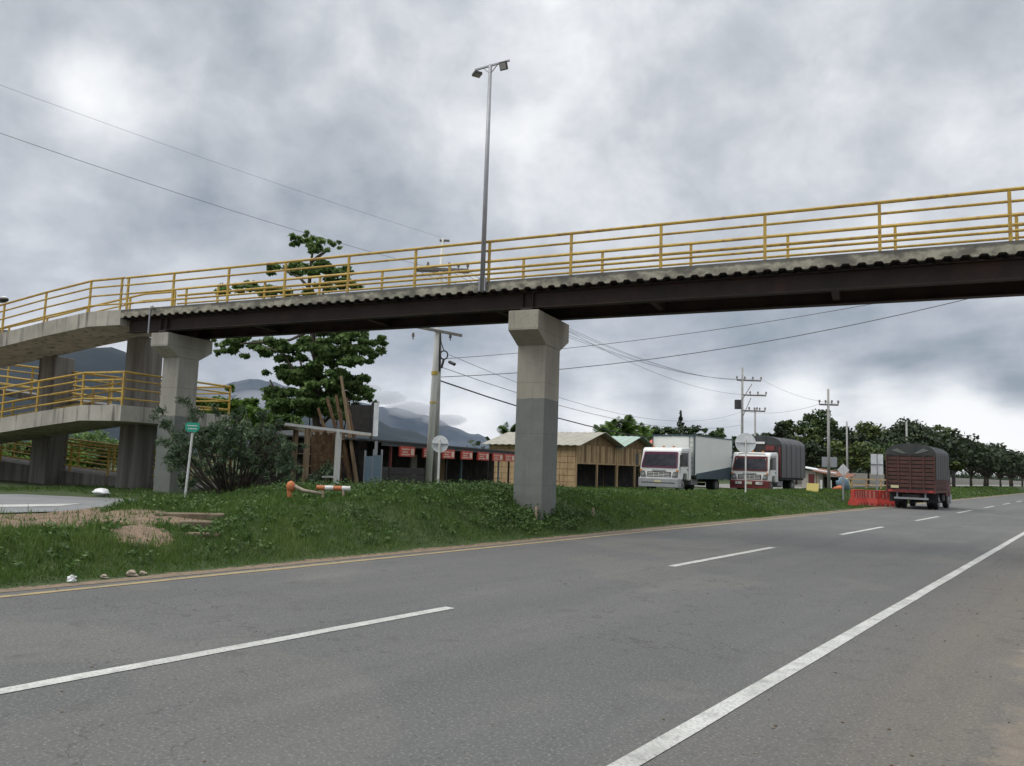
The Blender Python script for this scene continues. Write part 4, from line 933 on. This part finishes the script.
for (x,y,rx,ry) in spec:
    nsub=max(4,int(rx*ry/11))
    for j in range(nsub):
        ox=random.uniform(-.8,.8)*rx; oy=random.uniform(-.7,.7)*ry; rr=rx*random.uniform(.18,.36)
        cl.append(tclump(x+ox,y+oy,rr,rr*.5,40,tb,int(14+rr*rr*3.4),random.uniform(-1,1)*rx*.05*1.6))
V,F,T=leaf_arrays(cl,.23,.62,.15,.3); npmesh('crown',V,F,LF['broad'],tr,T)
q=MB()
def tp(px,py,dd=0): return tuple(at(px,py,40+dd)-tb)
q.tube([(0,0,-.3),tp(319,450),tp(316,420),tp(318,380),tp(312,330),tp(308,300),tp(311,262),tp(314,245)],[.26,.22,.19,.17,.13,.11,.07,.03],9)
for pts in [[(316,420),(300,385,-.6),(285,355,-1),(262,345,-1.5)],[(318,385),(335,365,.6),(352,345,1),(376,345,1)],[(317,395),(304,378,1),(298,350,1.5)],[(312,335),(322,300,.3),(326,275,.4),(336,270,.5)],[(312,330),(290,340,-.5),(240,344,-1)],[(308,300),(285,292,-.5),(250,288,-1)],[(311,290),(300,278,.5),(282,268,.6)],[(317,430),(345,400,-.5),(366,398,-.8)],[(311,262),(330,248,.2)],[(312,330),(330,312,.0),(350,335,.9)],[(317,400),(280,400,.5),(270,380,.8)]]:
    r0=.09; q.tube([tp(p[0],p[1],p[2] if len(p)>2 else 0) for p in pts],[r0*(1-.25*i) for i in range(len(pts))],7)
q.build('trunk','trunk',tr,smooth=True)
# thin stems beside the trunk
q=MB()
for i in range(7):
    x=random.uniform(292,345); q.tube([tp(x,486,random.uniform(-1,1)),tp(x+random.uniform(-6,6),440,.3),tp(x+random.uniform(-12,12),400,.3)],[.05,.04,.02],6)
q.build('stem','twig',tr)
def generic_tree(name,label,base,h,wd,mat_,n,leaf,trunk_h,group=None,seed=0,shape='round',tm='trunk'):
    o=thing(name,label,'tree',base,random.uniform(0,6) if False else 0,group); rnd=random.Random(seed); cl=[]; nb=13 if shape=='round' else 16
    for i in range(nb*3):
        a=rnd.uniform(0,6.28); rr=wd/2*math.sqrt(rnd.random())*.82
        if shape=='flat': z=h-(h-trunk_h)*.5*(rr/(wd/2))**2-rnd.uniform(0,(h-trunk_h)*.45)
        else:
            top_=trunk_h+(h-trunk_h)*math.sqrt(max(0,1-(rr/(wd/2))**2)); z=rnd.uniform(trunk_h+(h-trunk_h)*.12,top_*.94)
        s=wd*rnd.uniform(.09,.17); cl.append(((rr*math.cos(a),rr*math.sin(a),z),(s,s,s*.72),n/(nb*3)))
    V,F,T=leaf_arrays(cl,leaf,.7,0.,.3); npmesh('crown',V,F,LF[mat_],o,T)
    q=MB(); q.tube([(0,0,-.2),(.05,.03,trunk_h*.6),(0,.1,trunk_h*1.15),(0,0,h*.8)],[wd*.016+.05,wd*.012+.05,wd*.010+.03,.03],8)
    for i in range(6):
        a=i*1.05+rnd.random(); q.tube([(0,0,trunk_h*(.8+.1*i/3)),(wd*.16*math.cos(a),wd*.16*math.sin(a),trunk_h+(h-trunk_h)*.3),(wd*.34*math.cos(a),wd*.34*math.sin(a),trunk_h+(h-trunk_h)*.55)],[wd*.014+.03,wd*.01+.02,.02],6)
    q.build('trunk',tm,o,smooth=True); return o
def place(px,D,ptop,wpx,maker,**kw):
    b=at(px,470,D); b.z=.3; top_=at(px,ptop,D).z-.3; return maker(base=b,h=top_,wd=wpx*D/FPX,**kw)
# light green trees left of the big tree
for i,(px,D,pt,wp,lb) in enumerate([(222,47,378,46,'bright green tree right of the ramp end behind the left pier'),(262,45,372,58,'bright green rounded tree left of the big tiered tree'),(200,52,386,36,'small bright tree just visible behind the left pier')]):
    place(px,D,pt,wp,generic_tree,name='leafy_tree',label=lb,mat_='bright',n=5200,leaf=.24,trunk_h=1.0,group='bright green trees by the ramp',seed=i)
place(284,44,400,50,generic_tree,name='leafy_tree',label='dark green low tree at the foot of the big tiered tree',mat_='broad',n=4200,leaf=.24,trunk_h=.8,seed=9)
for i,(px,D,pt,wp,lb) in enumerate([(20,46,438,60,'low dark tree seen under the ramp at the far left'),(90,48,433,70,'low dark tree seen under the ramp between the two columns'),(165,46,438,50,'low dark tree seen under the ramp beside the left pier')]):
    place(px,D,pt,wp,generic_tree,name='leafy_tree',label=lb,mat_='broad',n=4000,leaf=.24,trunk_h=.3,group='dark trees behind the ramp',seed=20+i)
for i,(px,D,pt,wp,lb) in enumerate([(60,40,447,60,'bushy light green shrub behind the lowest ramp rail'),(10,40,450,44,'light green shrub at the left edge behind the ramp')]):
    place(px,D,pt,wp,generic_tree,name='garden_shrub',label=lb,mat_='bright',n=2500,leaf=.2,trunk_h=.15,seed=40+i)
# big dark trees right of centre
rr_=[(776,88,413,26),(796,90,413,36),(818,92,411,40),(842,95,418,40),(868,98,424,44),(893,100,427,40),(914,98,420,44),(938,104,421,34),(785,80,436,36),(812,80,440,34),(850,84,438,50),(885,86,438,50),(920,92,436,44),(945,100,440,30),(758,98,428,24)]
nm_=['tall narrow dark tree directly right of the three armed pole','dark tree rising left of the single armed pole','highest dark tree right behind the single armed pole','dark tree right of the highest dark tree','broad dark tree left of the white rectangular sign','dark tree peaking above the white rectangular sign','flat topped green tree rising over the slatted truck','green tree top at the right shoulder of the slatted truck','low dark tree behind the canvas truck roof','low dark tree behind the single armed pole','low dark tree behind the diamond sign','low dark tree behind the white rectangular sign','low dark tree behind the slatted truck','low dark tree just right of the slatted truck','slim dark tree peeking left of the tall narrow tree']
for i,(px,D,pt,wp) in enumerate(rr_):
    place(px,D,pt,wp*1.25,generic_tree,name='dark_tree',label=nm_[i],mat_=['far2','far','far3'][(i*5)%3],n=5600,leaf=.34,trunk_h=2.2,group='big dark trees beyond the road',seed=50+i,shape='flat' if i in (2,6,4) else 'round')
# trees behind the trucks
tl=[(655,110,425,26),(672,112,421,34),(690,112,421,30),(712,112,420,26),(722,115,424,24),(640,108,432,26),(735,112,432,22),(703,118,428,20)]
tn_=['dark tree top left above the white box truck','widest dark tree top above the white box truck','dark tree top above the middle of the box truck','dark tree top above the rear of the box truck','rounded dark tree top nearest the three armed pole','dark green tree between the palms and the box truck','low dark tree left of the large round sign','small dark tree between two tree tops over the box truck']
for i,(px,D,pt,wp) in enumerate(tl):
    place(px,D,pt,wp,generic_tree,name='dark_tree',label=tn_[i],mat_='far',n=2600,leaf=.42,trunk_h=3.5,group='dark trees beyond the parked trucks',seed=80+i)
b=at(680,470,120); b.z=.3; h=at(680,413,120).z; o=thing('conifer_tree','pointed conifer spire above the white box truck','tree',b)
V,F,T=leaf_arrays([((0,0,h-3.2+.8*j-.3),(1.2-.3*j,1.2-.3*j,.4),150) for j in range(4)]+[((0,0,h-.3),(.15,.15,.5),60)],.35,.5); npmesh('crown',V,F,LF['far2'],o,T); MB().tube([(0,0,0),(0,0,h-.1)],[.3,.05],7).build('trunk','trunk',o)
# roadside row converging to the horizon
proto=[generic_tree('roadside_tree','tmp',(-17,118,.5),6.6,11.5,'far2',4200,.5,2.1,'row of roadside trees',100+i,'flat') for i in range(3)]
YS=[104,118,132,146,159,173,190,205,222,242,265,290,320]; words=['first (nearest)','second','third','fourth','fifth','sixth','seventh','eighth','ninth','tenth','eleventh','twelfth','thirteenth (farthest)']
for i,y in enumerate(YS):
    o=proto[i] if i<3 else copy_tree(proto[i%3]); s=[1,.93,1.05,.98,1.1][i%5]
    if 250>y>170: s*=1.03
    o.location=(-17.3+.6*math.sin(i*2.1),y,.5); o.scale=(s,s,s*(1+.05*math.sin(i))); o.rotation_euler=(0,0,i*1.3)
    o['label']=words[i]+' tree of the roadside row going away on the right'; o['category']='tree'; o['group']='row of roadside trees'
# far-off wood that closes the view under the crowns
cl=[]
for i in range(420):
    f=random.random(); x=-44-random.random()*14+(-6*f); y=70+700*f**1.4; h_=random.uniform(2.,4.6)*(1+.5*f); cl.append(((x,y,.3+h_*.5),(2.6+2*f,2.6+2*f,h_*.55),70))
V,F,T=leaf_arrays(cl,.8,.7,0,.3); g=npmesh('distant_woodland',V,F,LF['far2'],None,T); tag(g,kind='stuff')
# palms
def palm(base,h,fr,label,mat_='palm',nf=13,droop=1.,tr_=.13,group=None):
    o=thing('palm_tree',label,'palm tree',base,0,group); q=MB(); q.tube([(0,0,-.2),(.1,0,h*.5),(0,0,h)],[tr_,tr_*.8,tr_*.7],8); q.build('trunk','trunk',o,smooth=True)
    Vv=[];Tt=[]; rnd=random.Random(int(h*100)+nf)
    for i in range(nf):
        a=i*2.399+rnd.random()*.4; el=rnd.uniform(.5,1.45); L_=fr*rnd.uniform(.8,1.1); prev=None
        for j in range(12):
            f=(j+1)/12; r_=L_*f*math.cos(el)*(1.0); z=h+L_*f*math.sin(el)-droop*L_*f*f*.5; P=np.array([r_*math.cos(a),r_*math.sin(a),z])
            side=np.array([-math.sin(a),math.cos(a),0]); ll=fr*.30*math.sin(math.pi*min(f*.85+.15,1))+.05
            for s in (-1,1):
                for m_ in range(2):
                    p0=P+np.array([math.cos(a),math.sin(a),0])*L_*.04*m_; tip=p0+side*s*ll+np.array([math.cos(a)*ll*.5,math.sin(a)*ll*.5,-ll*.35]); wv=np.array([math.cos(a),math.sin(a),.2])*fr*.035
                    Vv+=[p0-wv,p0+wv,tip+wv*.3,tip-wv*.3]; Tt+=[rnd.random()]*4
    npmesh('fronds',np.array(Vv),np.arange(len(Vv)).reshape(-1,4),LF[mat_],o,np.array(Tt)); return o
for i,(px,pc,D,fr,lb) in enumerate([(508,436,78,2.2,'lone palm behind the left roof slope of the wooden stall'),(563,438,90,1.4,'small palm tip over the wooden stall ridge'),(607,441,62,2.3,'leftmost palm of the clump behind wooden stalls'),(620,436,64,2.9,'tallest palm of the clump behind wooden stalls'),(633,440,66,2.5,'palm right of the tallest in clump behind stalls'),(642,446,64,1.8,'lowest palm of the clump nearest the box truck')]):
    b=at(px,478,D); b.z=.3; palm(b,at(px,pc,D).z-.3,fr,lb,nf=15,droop=.8)
# ------------------------------------------------------------------ large bush by the left pier
bb_=at(232,494,21.6); bb_.z=gz1(bb_.x,bb_.y)
bu=thing('conifer_bush','large grey green needle leaved bush beside the left pier','bush',bb_)
def bp(px,py,dd=0): return at(px,py,21.6+dd)-bb_
q=MB(); clN=[]; rnd=random.Random(5)
tips=[(160,415),(168,428),(172,448),(178,462),(180,475),(193,408),(200,440),(196,462),(205,425),(215,412),(214,440),(222,420),(230,435),(238,412),(243,425),(250,440),(258,428),(266,415),(270,435),(282,428),(290,440),(285,455),(296,450),(270,460),(258,455),(245,450),(230,455),(215,462),(180,440),(166,440),(188,425),(300,460),(276,447),(222,445)]
for i,(x,y) in enumerate(tips):
    e=bp(x,y,rnd.uniform(-1.1,1.1)); m1=Vector((e.x*.45,e.y*.45,e.z*.28)); m2=Vector((e.x*.78,e.y*.78,e.z*.68)); q.tube([(0,0,-.1),tuple(m1),tuple(m2),tuple(e)],[.04,.03,.018,.006],6)
    for j in range(8):
        f=rnd.uniform(.68,1.08); c=Vector((e.x*f,e.y*f,e.z*(f**1.15)))+Vector((rnd.gauss(0,.12),rnd.gauss(0,.12),rnd.gauss(0,.10))); clN.append((tuple(c),(.14,.14,.13),50))
for k in range(26):
    e=bp(rnd.uniform(185,290),rnd.uniform(415,462),rnd.uniform(-1,1)); q.tube([(0,0,.1),tuple(e*.5),tuple(e)],[.014,.01,.004],5)
q.build('stem','twig',bu,smooth=True)
V,F,T=leaf_arrays(clN,.17,.16,-.25,.1); npmesh('foliage',V,F,LF['needle'],bu,T)
for i,(px,py,D,w_,h_,lb) in enumerate([(324,474,27,1.05,1.2,'dark low shrub in front of the canopy frame'),(313,482,26,.8,.7,'small dark shrub just left of the plank bench'),(297,500,22.5,.55,.55,'tiny dark shrub next to the orange marker'),(352,478,29,.7,.9,'small green shrub at the foot of leaning poles'),(383,483,28,.9,.5,'low green shrub before the black plank fence')]):
    b=at(px,py,D); g_=gz1(b.x,b.y); o=thing('low_shrub',lb,'shrub',(b.x,b.y,g_),0,'low shrubs on the bank'); rnd=random.Random(i)
    cl=[((rnd.uniform(-.3,.3)*w_,rnd.uniform(-.3,.3)*w_,h_*rnd.uniform(.25,.75)),(w_*.22,w_*.22,h_*.25),110) for k in range(9)]
    V,F,T=leaf_arrays(cl,.11,.45,0,.2); npmesh('foliage',V,F,LF['needle' if i<3 else 'weed'],o,T); q=MB()
    for k in range(5): a=k*1.3; q.tube([(0,0,-.05),(w_*.25*math.cos(a),w_*.25*math.sin(a),h_*.6)],[.015,.006],5)
    q.build('stem','twig',o)
# ------------------------------------------------------------------ bits on the bank
def ro(px,py,D,dz_=0): p=at(px,py,D); p.z=gz1(p.x,p.y)+dz_; return p
a=hitg(350,497)+Vector((0,0,.10)); b_=hitg(316,498)+Vector((0,0,.16))
o=thing('traffic_pole','orange and white plastic traffic post lying on the grass','traffic post',b_,math.atan2(a.y-b_.y,a.x-b_.x)); ln=(a-b_).to_2d().length
for i in range(4): MB().tube([(ln*i/4,0,.05),(ln*(i+1)/4-.002,0,.05-.0*i)],.052,12).build('band','orangep' if i%2==0 else 'white',o)
for x in (ln*.2,ln*.8): MB().box(x-.02,x+.02,-.05,.05,-.2,.0).build('leg','stake',o)
a=hitg(290,499); o=thing('traffic_pole','fallen orange traffic marker with round head beside tiny shrub','traffic post',(a.x,a.y,a.z+.02),math.atan2(rt.y,rt.x))
MB().ico((0,0,.22),.09,.08,.11,3,.05,12,8).build('head','orangep',o,smooth=True); MB().tube([(.05,0,.24),(.25,0,.15),(.6,.05,.10)],[.035,.035,.03],8).build('pole','stone',o,smooth=True); MB().tube([(-.03,0,.2),(0,0,0)],.05,8).build('base','orangep',o)
a=ro(101,494,21,.0); o=MB().ico((0,0,.1),.30,.18,.095,4,.25,14,9).build('white_sack','litter',smooth=True); o.location=a; tag(o,'white filled sack lying under the ramp between the columns','sack')
for (px,py,D,h_,lb) in [(536,519,None,.30,'left one of two short wooden stakes below the centre pier'),(593,516,None,.22,'right one of two short wooden stakes right of the centre pier')]:
    D=16.8 if px<560 else 17.6; p=hitg(px,py+.5); p.z-=.05; o=MB().box(-.025,.025,-.02,.02,0,h_+.05).build('wooden_stake','stake'); o.location=p; tag(o,lb,'stake','wooden stakes on the bank')
def stone(px,py,D,r_,lb,m='stone',nm='stone',ct='stone'):
    p=ro(px,py,D); o=MB().ico((0,0,r_*.3),r_,r_*.8,r_*.55,px%9,.35,9,7).build(nm,m); o.location=p; return tag(o,lb,ct)
def onx(px,X=-9.95): # sight-line column meets the verge line x=X
    r=at(px,480,1)-CO; return X/r.x*1.0
for (px,r_,lb,m,nm,ct) in [(80,.07,'crumpled white plastic scrap at the left road edge','litter','plastic_scrap','litter'),(139,.075,'pale stone at the road edge right of the plastic scrap','stone','stone','stone'),(150,.05,'smaller pale stone beside the larger edge stone','stone','stone','stone'),(112,.05,'little stone between plastic scrap and pale stone','stone','stone','stone')]:
    r=at(px,480,1)-CO; k=-9.98/r.x; x,y=-9.98,r.y*k
    o=MB().ico((0,0,r_*.3),r_,r_*.8,r_*.55,px%9,.5,9,7).build(nm,m); o.location=(x,y,gz1(x,y)); tag(o,lb,ct)
# half buried steps on the worn trail
for i,(px,py,D,ln,lb) in enumerate([(190,517,17.2,1.1,'topmost worn concrete step in the bank'),(196,525,16.3,.5,'middle worn concrete step in the bank'),(203,537,15.6,.5,'lowest worn concrete step in the bank')]):
    p=hitg(px,py); o=MB().quadbox([(-ln/2,-.12,-.15),(ln/2,-.12,-.15),(ln/2,.12,-.15),(-ln/2,.12,-.15),(-ln/2,-.11,.07),(ln/2,-.12,.06),(ln/2,.11,.07),(-ln/2,.12,.065)]).build('concrete_step','step',bevel=.02); o.location=p; o.rotation_euler=(0,0,math.atan2(rt.y,rt.x)+.25); tag(o,lb,'step','worn steps in the bank')
# grit and pebbles on the tarmac
rnd=random.Random(3); q=MB()
for i in range(420):
    y=rnd.uniform(2,26)**1.0; x=rnd.choice([rnd.uniform(-2.0,.0),rnd.uniform(-9.6,-.3),rnd.gauss(-9.6,.12)]); s=rnd.uniform(.004,.012)
    q.ico((x,y,s*.4),s,s,s*.6,i,.3,5,4)
o=q.build('grit','step'); tag(o,'loose grit scattered over the tarmac','grit',kind='stuff')
# ------------------------------------------------------------------ grass
def blades(n,hmin,hmax,wd,xr,yr,ypow,seed,clump=0.,dens=None,skipbase=True):
    rs=np.random.RandomState(seed); y=yr[0]+(yr[1]-yr[0])*rs.rand(n)**ypow; x=xr[0]+(xr[1]-xr[0])*rs.rand(n)
    dm=dirtmask(x,y); path=((x<-15.5)&(x>-24.2)&(y<10.8)); kn=.5+.5*np.sin(x*13+3*np.sin(y*5))*np.sin(y*11+2*np.sin(x*7)); keep=(rs.rand(n)>dm*(.75+.5*kn))&(~path)
    pn=.5+.5*np.sin(x*1.7+2*np.sin(y*.8))*np.sin(y*1.1+1.5*np.sin(x*1.3)); pf=.5+.5*np.sin(x*4.1+y*2.3)*np.sin(y*3.7-x*2.)
    if clump: keep&=(rs.rand(n)<(pn*.6+pf*.6)**clump)
    x,y,pn,pf=x[keep],y[keep],pn[keep],pf[keep]; n=len(x); z=gz(x,y)-.01
    h=(hmin+(hmax-hmin)*rs.rand(n))*(.55+.5*pn+.3*pf); edge=sst(-9.85,-10.4,x); h*=.45+.55*edge
    dist=np.hypot(x,y); w_=wd*(.7+.6*rs.rand(n))*np.clip(dist/15,1,4)
    a=rs.rand(n)*6.283; lean=rs.rand(n)*.75*h; la=rs.rand(n)*6.283
    b0=np.stack([x-np.cos(a)*w_/2,y-np.sin(a)*w_/2,z],1); b1=np.stack([x+np.cos(a)*w_/2,y+np.sin(a)*w_/2,z],1); t_=np.stack([x+np.cos(la)*lean,y+np.sin(la)*lean,z+h],1)
    V=np.stack([b0,b1,t_],1).reshape(-1,3); tint=np.repeat(np.clip(.15+.4*pn+.35*(rs.rand(n)-.3)+.2*(pf-.5),0,1),3)
    return V,tint
VV=[];TT=[]
for args in [(270000,.035,.12,.014,(-15.8,-9.98),(1,30),1.25,1),(70000,.04,.12,.02,(-16.5,-9.86),(28,75),1.2,2),(60000,.05,.13,.016,(-27,-15.5),(4,45),1.,3),(20000,.12,.27,.018,(-15.8,-10.6),(1,24),1.2,4,2.5),(9000,.1,.2,.05,(-17.5,-9.9),(75,150),1.1,5)]:
    v,t_=blades(*args); VV.append(v); TT.append(t_)
V=np.concatenate(VV); T=np.concatenate(TT); g=npmesh('grass',V,np.arange(len(V)).reshape(-1,3),LF['grass'],None,T); tag(g,kind='stuff')
# broad weeds: rosettes of small leaves, thicker around the pier foot and bank crest
rs=np.random.RandomState(9); cl=[]
for i in range(950):
    y=rs.rand()**1.2*30+2; x=-10.3-5.2*rs.rand()
    if dirtmask(np.array([x]),np.array([y]))[0]>.4 or (x<-15.5 and y<10.8): continue
    s=.05+.09*rs.rand(); cl.append(((x,y,gz1(x,y)+s*.7),(s*1.6,s*1.6,s),26))
for i in range(150):
    x=-11.3+rs.randn()*1.3; y=15.2+rs.randn()*1.0
    if x>-10.1: continue
    s=.10+.10*rs.rand(); cl.append(((x,y,gz1(x,y)+s*.8),(s*1.5,s*1.5,s),40))
for i in range(200):
    y=rs.rand()*8+11; x=-13.2-1.6*rs.rand(); s=.09+.09*rs.rand(); cl.append(((x,y,gz1(x,y)+s*.8),(s*1.6,s*1.6,s),30))
V,F,T=leaf_arrays(cl,.07,.5,0,.2); g=npmesh('weeds',V,F,LF['weed'],None,T); tag(g,kind='stuff')
